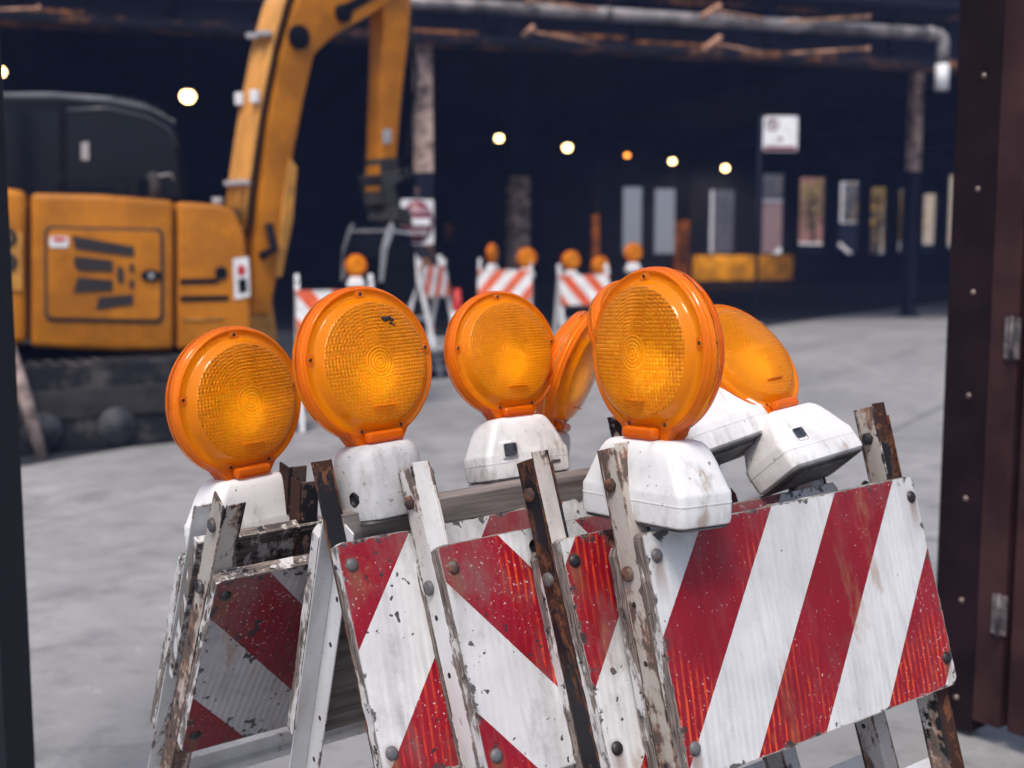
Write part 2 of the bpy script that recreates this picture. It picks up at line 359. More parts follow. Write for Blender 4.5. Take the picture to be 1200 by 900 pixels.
# ------------------------------------------------------------------ mesh helpers
class MB:
    def __init__(s): s.bm = bmesh.new()
    def _geo(s, bm2, mtx=None, mi=0):
        if mtx is not None: bmesh.ops.transform(bm2, matrix=mtx, verts=bm2.verts)
        me = bpy.data.meshes.new('t'); bm2.to_mesh(me); bm2.free()
        n0 = len(s.bm.faces); s.bm.from_mesh(me); bpy.data.meshes.remove(me)
        s.bm.faces.ensure_lookup_table()
        if mi:
            for f in s.bm.faces[n0:]: f.material_index = mi
        return s
    def box(s, lo, hi, bev=0.0, mtx=None, mi=0, seg=2):
        b = bmesh.new(); bmesh.ops.create_cube(b, size=1)
        lo, hi = Vector(lo), Vector(hi); c = (lo + hi) / 2; d = hi - lo
        for v in b.verts: v.co = Vector((v.co.x * d.x, v.co.y * d.y, v.co.z * d.z)) + c
        if bev: bmesh.ops.bevel(b, geom=b.edges[:], offset=bev, segments=seg, profile=.6, affect='EDGES')
        return s._geo(b, mtx, mi)
    def prism(s, pts, vec, bev=0.0, mtx=None, mi=0):
        b = bmesh.new(); vs = [b.verts.new(p) for p in pts]
        f = b.faces.new(vs); r = bmesh.ops.extrude_face_region(b, geom=[f])
        for v in r['geom']:
            if isinstance(v, bmesh.types.BMVert): v.co += Vector(vec)
        bmesh.ops.recalc_face_normals(b, faces=b.faces)
        if bev: bmesh.ops.bevel(b, geom=b.edges[:], offset=bev, segments=3, profile=.6, affect='EDGES', clamp_overlap=True)
        return s._geo(b, mtx, mi)
    def tube(s, pts, rad, n=10, mi=0, cap=True):
        pts = [Vector(p) for p in pts]; rings = []
        rr = rad if isinstance(rad, (list, tuple)) else [rad] * len(pts)
        b = bmesh.new(); up = None
        for i, p in enumerate(pts):
            t = (pts[min(i + 1, len(pts) - 1)] - pts[max(i - 1, 0)]).normalized()
            a = t.cross(Vector((0, 0, 1)) if abs(t.z) < .95 else Vector((1, 0, 0))).normalized()
            if up is not None: a = (up - t * up.dot(t)).normalized()
            up = a; c = t.cross(a)
            rings.append([b.verts.new(p + (a * math.cos(q) + c * math.sin(q)) * rr[i]) for q in [2 * math.pi * k / n for k in range(n)]])
        for A, B in zip(rings, rings[1:]):
            for k in range(n): b.faces.new((A[k], A[(k + 1) % n], B[(k + 1) % n], B[k]))
        if cap: b.faces.new(rings[0][::-1]); b.faces.new(rings[-1])
        for f in b.faces: f.smooth = True
        return s._geo(b, None, mi)
    def lathe(s, prof, n=96, mtx=None, mi=0, smooth=True):
        """profile (r, y) turned about the Y axis"""
        b = bmesh.new(); rings = []
        for r, y in prof:
            if r < 1e-6: rings.append([b.verts.new((0, y, 0))])
            else: rings.append([b.verts.new((r * math.cos(2 * math.pi * k / n), y, r * math.sin(2 * math.pi * k / n))) for k in range(n)])
        for A, B in zip(rings, rings[1:]):
            for k in range(n):
                j = (k + 1) % n
                if len(A) == 1: b.faces.new((A[0], B[k], B[j]))
                elif len(B) == 1: b.faces.new((A[k], A[j], B[0]))
                else: b.faces.new((A[k], A[j], B[j], B[k]))
        bmesh.ops.recalc_face_normals(b, faces=b.faces)
        for f in b.faces: f.smooth = smooth
        return s._geo(b, mtx, mi)
    def loft(s, rings, mi=0, mtx=None, smooth=True, cap=True):
        b = bmesh.new(); rr = [[b.verts.new(p) for p in q] for q in rings]; n = len(rr[0])
        for A, B in zip(rr, rr[1:]):
            for k in range(n): b.faces.new((A[k], A[(k + 1) % n], B[(k + 1) % n], B[k]))
        if cap: b.faces.new(rr[0][::-1]); b.faces.new(rr[-1])
        bmesh.ops.recalc_face_normals(b, faces=b.faces)
        for f in b.faces: f.smooth = smooth
        return s._geo(b, mtx, mi)
    def ball(s, c, r, mtx=None, mi=0, sub=2):
        b = bmesh.new(); bmesh.ops.create_icosphere(b, subdivisions=sub, radius=1)
        r = r if isinstance(r, (tuple, list)) else (r, r, r)
        for v in b.verts: v.co = Vector((v.co.x * r[0], v.co.y * r[1], v.co.z * r[2])) + Vector(c)
        for f in b.faces: f.smooth = True
        return s._geo(b, mtx, mi)
    def build(s, name, mats, parent=None, loc=None, flat=False):
        me = bpy.data.meshes.new(name); s.bm.to_mesh(me); s.bm.free()
        for m in (mats if isinstance(mats, (list, tuple)) else [mats]): me.materials.append(m)
        o = bpy.data.objects.new(name, me); COL.objects.link(o)
        if parent is not None: o.parent = parent
        if loc is not None: o.location = loc
        return o

def smooth_by_angle(o, deg=35):
    me = o.data
    for p in me.polygons: p.use_smooth = True
    b = bmesh.new(); b.from_mesh(me)
    for e in b.edges:
        if len(e.link_faces) == 2 and e.calc_face_angle(0) > R(deg): e.smooth = False
    b.to_mesh(me); b.free(); return o

def tag(o, label=None, cat=None, group=None, kind=None):
    if label: o['label'] = label
    if cat: o['category'] = cat
    if group: o['group'] = group
    if kind: o['kind'] = kind
    return o

def thing(name, label, cat, mtx=None, group=None):
    o = bpy.data.objects.new(name, None); COL.objects.link(o); o.empty_display_size = .1
    if mtx is not None: o.matrix_world = mtx
    return tag(o, label, cat, group)

def structure(name, mb, mat):
    return tag(mb.build(name, mat), kind='structure')

# ------------------------------------------------------------------ barricades
W, PH, PT = .61, .353, .022        # panel width, height, thickness
F1, F2, FT = .042, .034, .0032     # angle-iron flanges
UP = .130                          # leg above the panel top

def panel_outline(w, h, rag, seed):
    q = random.Random(seed); pts = []
    def run(a, b, n):
        for i in range(n):
            t = i / n; p = (a[0] + (b[0] - a[0]) * t, a[1] + (b[1] - a[1]) * t)
            j = rag * (.55 if i else .3)
            if q.random() < .10 and i: j = rag * 1.7
            pts.append((p[0] + q.uniform(-j, j), p[1] + q.uniform(-j, j)))
    c = .012
    run((c, 0), (w - c * .6, 0), 44); run((w - c * .6, 0), (w, -c), 2); run((w, -c), (w, -h + c), 26)
    run((w, -h + c), (w - c, -h), 3); run((w - c, -h), (c, -h), 44); run((c, -h), (0, -h + c), 2)
    run((0, -h + c), (0, -c * .4), 26); run((0, -c * .4), (c, 0), 2)
    return pts

def make_half(root, M4, stripe, leg_mats, leg_len, seed, w=W, h=PH, rag=.0014, crossbar=False, bolts=True, label=None, flip=False, up=None, drop=0.0):
    """one leaf of an A-frame: X along panel, Y to its back, Z up the leg, origin at the panel's top left"""
    pts = [(x, z - drop) for x, z in panel_outline(w, h, rag, seed)]
    up = UP if up is None else up
    b = MB(); n = len(pts)
    bm = b.bm
    fr = [bm.verts.new((x, 0, z)) for x, z in pts]; bk = [bm.verts.new((x, PT, z)) for x, z in pts]
    bm.faces.new(fr).material_index = 0
    bm.faces.new(bk[::-1]).material_index = 1
    for i in range(n):
        f = bm.faces.new((fr[i], fr[(i + 1) % n], bk[(i + 1) % n], bk[i])); f.material_index = 2
    bmesh.ops.recalc_face_normals(bm, faces=bm.faces)
    p = b.build('striped_panel', [stripe, M['ply_face'], M['ply_edge']], root); p.matrix_local = M4
    if label: p['label'] = label
    for k, x0 in enumerate((0.0, w - F2)):
        lb = MB(); y0 = PT + .0015
        q = random.Random(seed * 3 + k)
        t1, t2 = up + q.uniform(-.006, .002), up + q.uniform(-.002, .006)
        if flip:
            lb.box((x0 + F2 - FT, y0, -leg_len), (x0 + F2, y0 + F1, t1), .0008, seg=1)
            lb.box((x0, y0, -leg_len), (x0 + F2 - FT - .0002, y0 + FT, t2), .0008, seg=1, mi=1)
        else:
            lb.box((x0, y0, -leg_len), (x0 + FT, y0 + F1, t1), .0008, seg=1)
            lb.box((x0 + FT + .0002, y0, -leg_len), (x0 + F2, y0 + FT, t2), .0008, seg=1, mi=1)
        if bolts:
            for q_ in range(7):   # punched holes down both flanges
                zz = -.10 - .115 * q_ + (.03 if q_ % 2 else 0)
                xf = x0 + (F2 - FT if flip else 0)
                lb.lathe([(0, -.0004), (.0042, -.0004), (.0046, .0004)], 14, Matrix.Translation((xf, y0 + F1 * .58, zz)) @ Matrix.Rotation(R(-90), 4, 'Z'), 2)
                lb.lathe([(0, -.0004), (.0042, -.0004), (.0046, .0004)], 14, Matrix.Translation((xf + FT, y0 + F1 * .58, zz)) @ Matrix.Rotation(R(90), 4, 'Z'), 2)
        m = leg_mats[k]; m = m if isinstance(m, tuple) else (m, m)
        l = lb.build('leg', list(m) + [M['seam']], root); l.matrix_local = M4
        if bolts:
            for zz in (-.035, -h + .045):
                s = MB()
                s.lathe([(0, -.006), (.006, -.0046), (.0092, -.0026), (.0102, 0)], 20, Matrix.Translation((x0 + F2 * .5 + .002, -.0002, zz)))
                o = s.build('bolt', M['bolt_dark'] if (seed + k) % 3 == 0 else M['bolt'], root); o.matrix_local = M4
            for zz in (.075, -.055):
                s = MB()
                s.lathe([(0, -.007), (.0095, -.0065), (.0115, -.004), (.0115, 0)], 6 if zz > 0 else 18,
                        Matrix.Translation((x0 + (F2 - FT if flip else 0), y0 + F1 * .55, zz)) @ Matrix.Rotation(R(-90), 4, 'Z'))
                o = s.build('pivot_bolt', M['bolt_dark'] if k else M['bolt'], root); o.matrix_local = M4
    if crossbar:
        c = MB()
        c.box((F2 + .004, PT + .003, -leg_len * .505), (w - .004, PT + .03, -leg_len * .505 + FT), .0006, seg=1)
        c.box((F2 + .004, PT + .003, -leg_len * .505 + FT + .0002), (w - .004, PT + .003 + FT, -leg_len * .505 + .042), .0006, seg=1)
        o = c.build('crossbar', M['leg_clean'], root); o.matrix_local = M4
    return p

def make_barricade(label, TL, yaw, slope, near_tilt, far_tilt, gap, near, far, near_legs, far_legs, group, seed, name='folding_barricade', near_flip=False, far_up=.085, far_drop=.045, far_h=PH, near_h=PH, **k):
    """TL: world point of the near panel's upper left corner"""
    zt = TL.z
    mtx = Matrix.Translation(TL) @ Matrix.Rotation(yaw, 4, 'Z') @ Matrix.Rotation(-slope, 4, 'Y') @ Matrix.Translation((0, 0, -zt))
    root = thing(name, label, 'barricade', mtx, group)
    N4 = Matrix.Translation((0, 0, zt)) @ Matrix.Rotation(-near_tilt, 4, 'X')
    make_half(root, N4, near, near_legs, zt / math.cos(near_tilt) - .01, seed, flip=near_flip, h=near_h, **k)
    F4 = Matrix.Translation((W, gap, zt + .004)) @ Matrix.Rotation(-far_tilt, 4, 'X') @ Matrix.Rotation(math.pi, 4, 'Z')
    make_half(root, F4, far, far_legs, zt / math.cos(far_tilt) - .01, seed + 50, crossbar=True, up=far_up, drop=far_drop, h=far_h, **k)
    return root, mtx

# ------------------------------------------------------------------ warning lamps
LR, LZ = .120, .2345       # lens radius, lens centre above the case foot
LENS_PROF = [(.0, -.0445), (.02, -.0440), (.045, -.0420), (.070, -.0385), (.0885, -.0345), (.0920, -.0325), (.0938, -.0285),
             (.0992, -.0215), (.1006, -.0185), (.1020, -.0178), (.1115, -.0172), (.1122, -.0190), (.1150, -.0192), (.1164, -.0176), (.1168, -.0146), (.1172, -.0128), (.1192, -.0118), (.1196, -.0096), (.1184, -.0080), (.1186, -.0062), (.1204, -.0052), (.1206, -.0012)]

def ring_pts(hx, hy, cr, z, n=7, off=(0, 0)):
    out = []
    for cx, cy, a0 in ((hx - cr, hy - cr, 0), (-hx + cr, hy - cr, 90), (-hx + cr, -hy + cr, 180), (hx - cr, -hy + cr, 270)):
        for k in range(n):
            a = R(a0 + 90 * k / (n - 1)); out.append((cx + cr * math.cos(a) + off[0], cy + cr * math.sin(a) + off[1], z))
    return out

def lens_meshes():
    b = MB(); b.lathe(LENS_PROF, 128)
    # catch at the foot of the lens and the moulded slot mark
    b.box((-.033, -.0365, -.1200), (.033, -.0185, -.1030), .0078, None, 0, 4)
    b.box((-.021, -.0455, -.0668), (.021, -.0375, -.0645), .0009, mtx=None)
    b.prism([(-.058, -.0185, -.0985), (.058, -.0185, -.0985), (.036, -.0185, -.1300), (-.036, -.0185, -.1300)], (0, .0175, 0), .003)
    for a in (8, 92, 172, 252, 292):
        b.lathe([(.0029, -.0015), (.0036, -.0030), (.0050, -.0030), (.0056, -.0012), (.0072, -.0012), (.0078, -.0022), (.0086, -.0022), (.0092, .001)], 24,
                Matrix.Translation((.1065 * math.cos(R(a)), -.0170, .1065 * math.sin(R(a)))))
    front = b.bm
    me = bpy.data.meshes.new('lens'); front.to_mesh(me); front.free()
    me.materials.append(M['lens'])
    s = MB()
    s.lathe([(0, -.0034), (.0016, -.0033), (.0027, -.0028), (.0029, .001)], 16)
    sm = bpy.data.meshes.new('screw'); s.bm.to_mesh(sm); s.bm.free()
    return me, sm

LENS_ME = None
def make_lamp(label, centre, yaw, pitch=0.0, roll=0.0, scale=1.0, grey=False, group='amber flashing lamps on the stacked barricades', cat='warning lamp', detail=True, window=True, cw=1.0):
    """pitch > 0 leans the lens top backwards (away from its face), roll > 0 leans it to its own right"""
    global LENS_ME
    if LENS_ME is None: LENS_ME = lens_meshes()
    rot = (Matrix.Rotation(yaw, 4, 'Z') @ Matrix.Rotation(-pitch, 4, 'X') @ Matrix.Rotation(roll, 4, 'Y'))
    mtx = Matrix.Translation(centre) @ rot @ Matrix.Scale(scale, 4) @ Matrix.Translation((0, 0, -LZ))
    root = thing('warning_lamp', label, cat, mtx, group)
    # case
    b = MB()
    q = lambda hx, hy, cr, z: ring_pts(hx * cw, hy * (1 + (cw - 1) * .6), cr, z)
    if grey:
        b.loft([q(.058, .044, .03, .0), q(.063, .050, .034, .003), q(.0645, .0515, .035, .012), q(.0635, .0505, .035, .060), q(.062, .049, .034, .090),
                q(.057, .045, .032, .105), q(.050, .038, .028, .111), q(.040, .03, .02, .1135)])
    else:
        b.loft([q(.088, .0420, .011, .0), q(.0915, .0455, .012, .003), q(.0925, .0465, .012, .010), q(.0925, .0465, .012, .043), q(.0915, .0460, .012, .047),
                q(.0895, .0452, .013, .0500), q(.0830, .0440, .014, .0640), q(.0740, .0415, .014, .0840), q(.0655, .0385, .013, .0990), q(.0610, .0360, .013, .1060), q(.0550, .0330, .012, .1110), q(.0480, .0280, .010, .1130), q(.030, .02, .008, .1140)])
        for zz in (.030,):
            b.loft([q(.0929, .0469, .012, zz), q(.0931, .0471, .012, zz + .0012), q(.0929, .0469, .012, zz + .0024)])
    case = b.build('lamp_case', M['house_grey'] if grey else M['house'], root)
    smooth_by_angle(case, 40)
    if detail:
        b = MB()
        kx = .6 if grey else .87 * cw
        b.loft([ring_pts(.070 * kx, .026, .010, -.0075), ring_pts(.074 * kx, .030, .012, -.0032)])
        b.loft([ring_pts(.104 * kx, .0465, .013, -.0030), ring_pts(.104 * kx, .0465, .013, -.0012)])
        b.loft([ring_pts(.099 * kx, .0415, .012, -.003), ring_pts(.101 * kx, .043, .013, .0008)])
        b.build('case_cover', M['under'], root)
        if window:
            b = MB(); b.box((-.062, -.0495, .036), (-.025, -.0360, .070), .006, Matrix.Identity(4), 0, 3)
            wdw = b.build('window_bezel', M['house'], root)
            b = MB(); b.box((-.0570, -.0503, .0410), (-.0300, -.0480, .0650), .0035)
            b.build('light_sensor', M['dark_plastic'], wdw)
            b = MB(); b.box((.045, -.0480, .018), (.066, -.0455, .024), .0008)
            b.build('slot', M['under'], root)
    b = MB()
    for sy in (-1, 1):
        for qd in range(4):
            a0 = 90 * qd; dz = (.004, -.007, .005, -.009)[qd]
            pts = [(0, sy * .014, 0)] + [(.104 * math.cos(R(a0 + 6 * k)), sy * (.012 + dz * math.cos(R(2 * (6 * k - 45) ))), .104 * math.sin(R(a0 + 6 * k))) for k in range(16)]
            vs = [b.bm.verts.new(p) for p in pts]
            for k in range(1, 16): b.bm.faces.new((vs[0], vs[k], vs[k + 1]) if sy > 0 else (vs[0], vs[k + 1], vs[k]))
    b.lathe([(.1045, -.014), (.106, 0), (.1045, .014)], 60)
    b.build('reflector', M['reflector'], root, (0, 0, LZ))  # white baffle added inside to brighten the see-through lenses
    if detail:
        b = MB(); b.ball((0, 0, 0), (.040, .0070, .034), sub=3); b.build('bulb', M['lamp_bulb'], root, (.006, 0, LZ - .022))  # glow added behind the lens; these lamps are unlit
    for k in range(2):
        o = bpy.data.objects.new('lens', LENS_ME[0]); COL.objects.link(o); o.parent = root
        o.location = (0, 0, LZ); 
        if k: o.rotation_euler = (0, 0, math.pi)
        if detail:
            for a in (8, 92, 172, 252, 292):
                c = bpy.data.objects.new('screw', LENS_ME[1]); COL.objects.link(c); c.parent = o
                c.location = (.1065 * math.cos(R(a)), -.0168, .1065 * math.sin(R(a)))
    return root

ya = R(35.2); SL = R(1.47)
GB = 'folded striped barricades stacked on the pavement'
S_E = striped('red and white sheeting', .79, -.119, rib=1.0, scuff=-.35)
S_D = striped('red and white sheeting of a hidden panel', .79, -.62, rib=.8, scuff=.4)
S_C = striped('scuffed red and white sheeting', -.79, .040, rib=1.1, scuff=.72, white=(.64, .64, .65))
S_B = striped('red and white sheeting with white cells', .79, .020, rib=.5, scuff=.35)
S_A = striped('dirty red and white sheeting', -.79, .060, rib=.1, scuff=.5, white=(.42, .41, .43), red=(.20, .008, .02), ph=.41)  # both bands darkened: the shade on this panel is painted in
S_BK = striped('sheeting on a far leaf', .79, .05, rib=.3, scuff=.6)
LW, LK, LG, LC, LX = M['leg_white'], M['leg_black'], M['leg_worn'], M['leg_clean'], M['leg_chip']
bE, mE = make_barricade('frontmost folded barricade, its wide red and white panel facing out beside the brown gate', at(752, 625, 1.72), ya, SL, R(16.5), R(16.0), .090,
    S_E, S_BK, (LG, (LX, LK)), (LK, LX), GB, 11)
bD, mD = make_barricade('barricade with a black rusted leg, squeezed directly behind the frontmost striped barricade', at(655, 632, 1.775), ya, SL, R(19.8), R(19.0), .092,
    S_D, S_BK, ((LK, LX), LX), (LK, LK), GB, 12)
bC, mC = make_barricade('barricade with a clean white leg and scuffed panel whose stripes fall to the right', at(512, 640, 1.77), ya, SL, R(21.8), R(20.4), .094,
    S_C, S_BK, (LC, LX), (LX, LX), GB, 13)
bB, mB = make_barricade('barricade standing open like a tent, with bare wood inside and a black leg top', at(393, 637, 1.77), ya, SL, R(21.5), R(-20.0), .075,
    S_B, S_BK, (LK, LX), (LX, LW), GB, 14, near_flip=True, far_up=.03, far_drop=-.012, far_h=.40)
bA, mA = make_barricade('leftmost folded barricade, leaning against the open barricade with its panel in shade', at(254, 682, 1.83), ya, SL, R(-31.0), R(-30.0), .165,
    S_A, S_BK, (LG, LX), (LX, LC), GB, 15, far_up=.125, far_drop=-.01, far_h=.42, near_h=.41)
# rails and boards that belong to two of them
b = MB(); b.box((.03, .018, -.016), (W - .01, .060, .026), .002, Matrix.Translation((0, .012, at(393, 637, 1.77).z + .006)))
b.build('timber_rail', M['wood'], bB)
z_a = at(254, 682, 1.83).z
b = MB(); b.box((.0, .085, -.31), (.30, .103, .0), .001, Matrix.Translation((0, 0, z_a)) @ Matrix.Rotation(R(30.5), 4, 'X'))
b.build('backing_board', M['ply_edge'], bA)

iv = bA.matrix_world.inverted()
for px, py, dd, hh in ((338, 548, 2.02, .12), (352, 566, 1.97, .14)):
    c0 = at(px, py, dd); b = MB()
    m4 = iv @ Matrix.Translation(c0) @ Matrix.Rotation(ya, 4, 'Z') @ Matrix.Rotation(R(8), 4, 'X')
    b.box((0, 0, -hh), (.0032, .036, 0), .0008, m4, 0, 1); b.box((.0034, 0, -hh), (.034, .0032, 0), .0008, m4, 1, 1)
    b.build('bracket', [M['leg_black'], M['leg_worn']], bA)
make_lamp('amber lamp on a clean white case at the left end, above the leaning folded barricade', at(276, 470, 2.02), R(47), R(4), R(-2), scale=1.04, window=False)
burnt = make_lamp('amber lamp with a black burn mark, on a scuffed grey case', at(427, 427, 1.88), R(41), R(9), R(-2), scale=1.01, grey=True, window=False)
make_lamp('amber lamp on a white case with a dark square window, on the grey timber rail', at(588, 415, 2.13), R(34), R(13), R(-1), scale=.93)
make_lamp('largest amber lamp, turned to the left on its white case over the frontmost panel', at(768, 413, 1.775), R(-54), R(2), R(-3), scale=1.04, window=False, cw=1.15)
make_lamp('amber lamp seen edge on, leaning right behind the largest lamp', at(668, 433, 2.26), R(70), R(-18), R(10), scale=.945)
make_lamp('white lamp case tipped back, its lens hidden behind the largest amber lamp', at(762, 398, 2.08), R(38), R(38), R(-8), scale=1.0, window=False, cw=1.12)
make_lamp('tipped back amber lamp at the right end, showing the dark underside of its case', at(868, 424, 2.13), R(40), R(40), R(-4), scale=.98, cw=1.15)
bl_ = MB()
for dx, dz, rr in ((0, 0, .0055), (.006, .001, .005), (.011, -.002, .004), (-.005, .002, .003), (.009, -.007, .003), (.014, -.010, .002)):
    bl_.ball((.022 + dx, -.0405, .064 + dz), (rr, .0022, rr * .8))
bl_.build('burn_mark', M['seam'], [c for c in burnt.children if c.name.startswith('lens')][0])

# ------------------------------------------------------------------ ground
m, nt = new_mat('concrete slabs'); g = NT(nt)
v = g.coord('Object'); x, y, z = g.sep(v)
a58 = R(58)
p = g.m('SUBTRACT', g.m('MULTIPLY', x, math.sin(a58)), g.m('MULTIPLY', y, math.cos(a58)))
q = g.m('ADD', g.m('MULTIPLY', x, math.cos(a58)), g.m('MULTIPLY', y, math.sin(a58)))
def joint(c, off, per, wd):
    f = g.m('FRACT', g.m('ADD', g.m('DIVIDE', g.m('SUBTRACT', c, off), per), .5))
    return g.m('LESS_THAN', g.m('ABSOLUTE', g.m('SUBTRACT', f, .5)), wd / per)
j = g.m('MAXIMUM', g.m('MULTIPLY', joint(p, -2.43, 2.92, .024), g.m('MULTIPLY_ADD', g.ramp(x, -.5, 1.0), .6, .4)), g.m('MULTIPLY', joint(q, 9.13, 3.1, .022), g.m('GREATER_THAN', p, -2.5)))
n1 = g.noise(v, .55, 5, .6); n2 = g.noise(v, 3.5, 6, .65); n3 = g.noise(g.vm('MULTIPLY', v, (1, 2.2, 1)), 1.6, 5, .6); n4 = g.noise(v, 60, 3, .6)
c = g.mix(g.ramp(n1, .3, .7), (.215, .212, .213), (.335, .328, .325))
c = g.mix(g.m('MULTIPLY', g.ramp(n2, .45, .75), .45), c, (.18, .18, .19))
c = g.mix(g.m('MULTIPLY', g.ramp(n3, .55, .75), .45), c, (.43, .425, .43))
c = g.mix(g.m('MULTIPLY', n4, .25), c, (.2, .2, .205))
n5 = g.noise(g.vm('MULTIPLY', v, (1, 1, 1)), 1.1, 8, .72); n6 = g.noise(v, 14, 6, .75)
n7 = g.noise(g.vm('MULTIPLY', v, (1.0, 1.6, 1)), 4.2, 7, .7)
c = g.mix(g.m('MULTIPLY', g.ramp(n7, .50, .68), .55), c, (.13, .13, .135))
c = g.mix(g.m('MULTIPLY', g.ramp(n7, .44, .30), .45), c, (.46, .455, .45))
c = g.mix(g.m('MULTIPLY', g.ramp(n5, .53, .66), .50), c, (.10, .10, .105))
c = g.mix(g.m('MULTIPLY', g.ramp(n6, .58, .72), .40), c, (.10, .10, .10))
c = g.mix(g.m('MULTIPLY', g.ramp(n6, .30, .40), .0), c, (.5, .5, .5))
for p0 in (-3.7, -5.2):
    tm = g.ramp(g.m('ABSOLUTE', g.m('ADD', g.m('SUBTRACT', p, p0), g.m('MULTIPLY', n1, .8))), .16, .07)
    c = g.mix(g.m('MULTIPLY', g.m('MULTIPLY', tm, g.ramp(n2, .38, .60)), .34), c, (.09, .09, .092))
ck = g.n('ShaderNodeTexVoronoi', feature='DISTANCE_TO_EDGE'); g.put(ck.inputs['Vector'], g.vm('ADD', v, g.vm('SCALE', g.comb(n2, n5, 0.0), 1.2))); ck.inputs['Scale'].default_value = .33
c = g.mix(g.m('MULTIPLY', g.m('MULTIPLY', g.m('LESS_THAN', ck.outputs[0], .0035), g.ramp(n1, .45, .6)), .6), c, (.07, .07, .07))
c = g.mix(g.m('MULTIPLY', j, .62), c, (.08, .078, .08))
g.out(g.pbr(c, .82, 0, g.bump(g.m('SUBTRACT', n4, g.m('MULTIPLY', j, 2.0)), .3, .004)))
b = MB(); b.bm.faces.new([b.bm.verts.new(p) for p in ((-59, -29, 0), (59, -29, 0), (59, 74, 0), (-59, 74, 0))])
structure('ground', b, m)

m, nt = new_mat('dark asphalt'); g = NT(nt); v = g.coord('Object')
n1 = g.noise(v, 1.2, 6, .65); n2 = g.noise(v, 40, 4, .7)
c = g.mix(g.ramp(n1, .35, .7), (.008, .009, .016), (.018, .019, .028))  # near black asphalt; the shade under the viaduct is put into its colour
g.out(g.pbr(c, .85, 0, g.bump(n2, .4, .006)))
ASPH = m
edge = [(-900, 640), (-60, 562), (60, 540), (200, 515), (330, 488), (440, 462), (530, 438), (620, 412), (760, 396), (890, 384), (1000, 367), (1115, 353), (1500, 322)]
ep = [ground(px, py, .004) for px, py in edge]
b = MB(); n = len(ep)
far = [Vector((p.x * 1.0, 73, .004)) for p in ep]; far[0].x = -58; far[-1].x = 58
va = [b.bm.verts.new(p) for p in ep]; vb = [b.bm.verts.new(p) for p in far]
for i in range(n - 1): b.bm.faces.new((va[i], va[i + 1], vb[i + 1], vb[i]))
structure('road', b, ASPH)

# ------------------------------------------------------------------ gate (right) and post (left)
gp = at(1103, 640, 3.62); gx, gy = gp.x, gp.y
gyaw = R(-52)                       # towards the camera to the right
gate = thing('metal_gate', 'dark maroon sheet metal gate with a riveted frame, at the right edge', 'gate',
             Matrix.Translation((gx, gy, 0)) @ Matrix.Rotation(gyaw, 4, 'Z'))
b = MB(); b.box((0, -.02, .02), (.135, .06, 3.6), .004)
b.build('gate_frame', M['gate_dark'], gate)
b = MB()
prof = []
x0 = .137
for k in range(10):
    b.box((x0, .012 if k % 2 else -.022, .06), (x0 + (.022 if k % 2 else .085), .03, 3.6), .004); x0 += (.022 if k % 2 else .085) + .001
b.build('gate_sheet', M['gate'], gate)
for k in range(10):
    b = MB(); b.lathe([(0, -.005), (.004, -.0042), (.0075, -.0018), (.008, 0)], 14, Matrix.Translation((.085 + rnd.uniform(-.005, .005), -.021, .12 + .298 * k + rnd.uniform(-.01, .01))))
    b.build('rivet', M['rivet'], gate)
for zz in (1.13, 2.15, .34):
    b = MB(); b.box((.188, -.033, zz), (.206, -.0225, zz + .115), .002); b.box((.214, -.033, zz), (.232, -.0225, zz + .115), .002); b.tube([(.210, -.034, zz - .005), (.210, -.034, zz + .12)], .006)
    b.build('hinge', M['hinge'], gate)
post = thing('gate_post', 'near black steel post running up the left edge of the view', 'post', Matrix.Translation((at(14, 560, 2.7).x - .035, at(14, 560, 2.7).y, 0)))
b = MB(); b.box((-.16, -.02, .012), (0, .14, 3.4), .004); b.build('post_tube', M['post'], post)
b = MB(); b.box((-.24, -.10, 0), (.02, .2, .012), .002); b.build('base_plate', M['post'], post)

# ------------------------------------------------------------------ excavator
HD = R(21)
hf = Vector((math.cos(HD), math.sin(HD), 0)); hl = Vector((-math.sin(HD), math.cos(HD), 0)); hr = -hl
P0 = at(120, 320, 9.0)
ex_base = Vector((P0.x, P0.y, 0)) + hl * 1.1
exc = thing('excavator', 'yellow tracked excavator with raised boom, parked at the edge of the dark underpass', 'excavator', Matrix.Translation(ex_base))
inv = Matrix.Translation(-ex_base)
def side(px, py, out=0.0):  # on the machine's right side plane, pushed out by metres
    return on_plane(px, py, P0 + hr * out, hr)
def ebuild(b, name, mat, parent=None, sm=None):
    bmesh.ops.transform(b.bm, matrix=inv, verts=b.bm.verts)
    o = b.build(name, mat, parent or exc)
    if sm: smooth_by_angle(o, sm)
    return o
def splate(pts, t, out, bev=.0):
    b = MB(); b.prism([side(x, y, out) for x, y in pts], hl * t, bev); return b
def rrect(x0, y0, x1, y1, r=6, n=4, skew=0):
    o = []
    for cx, cy, a0 in ((x1 - r, y0 + r, -90), (x1 - r, y1 - r, 0), (x0 + r, y1 - r, 90), (x0 + r, y0 + r, 180)):
        for k in range(n):
            a = R(a0 + 90 * k / (n - 1)); xx = cx + r * math.cos(a); o.append((xx, cy + r * math.sin(a) + skew * (xx - x0)))
    return o
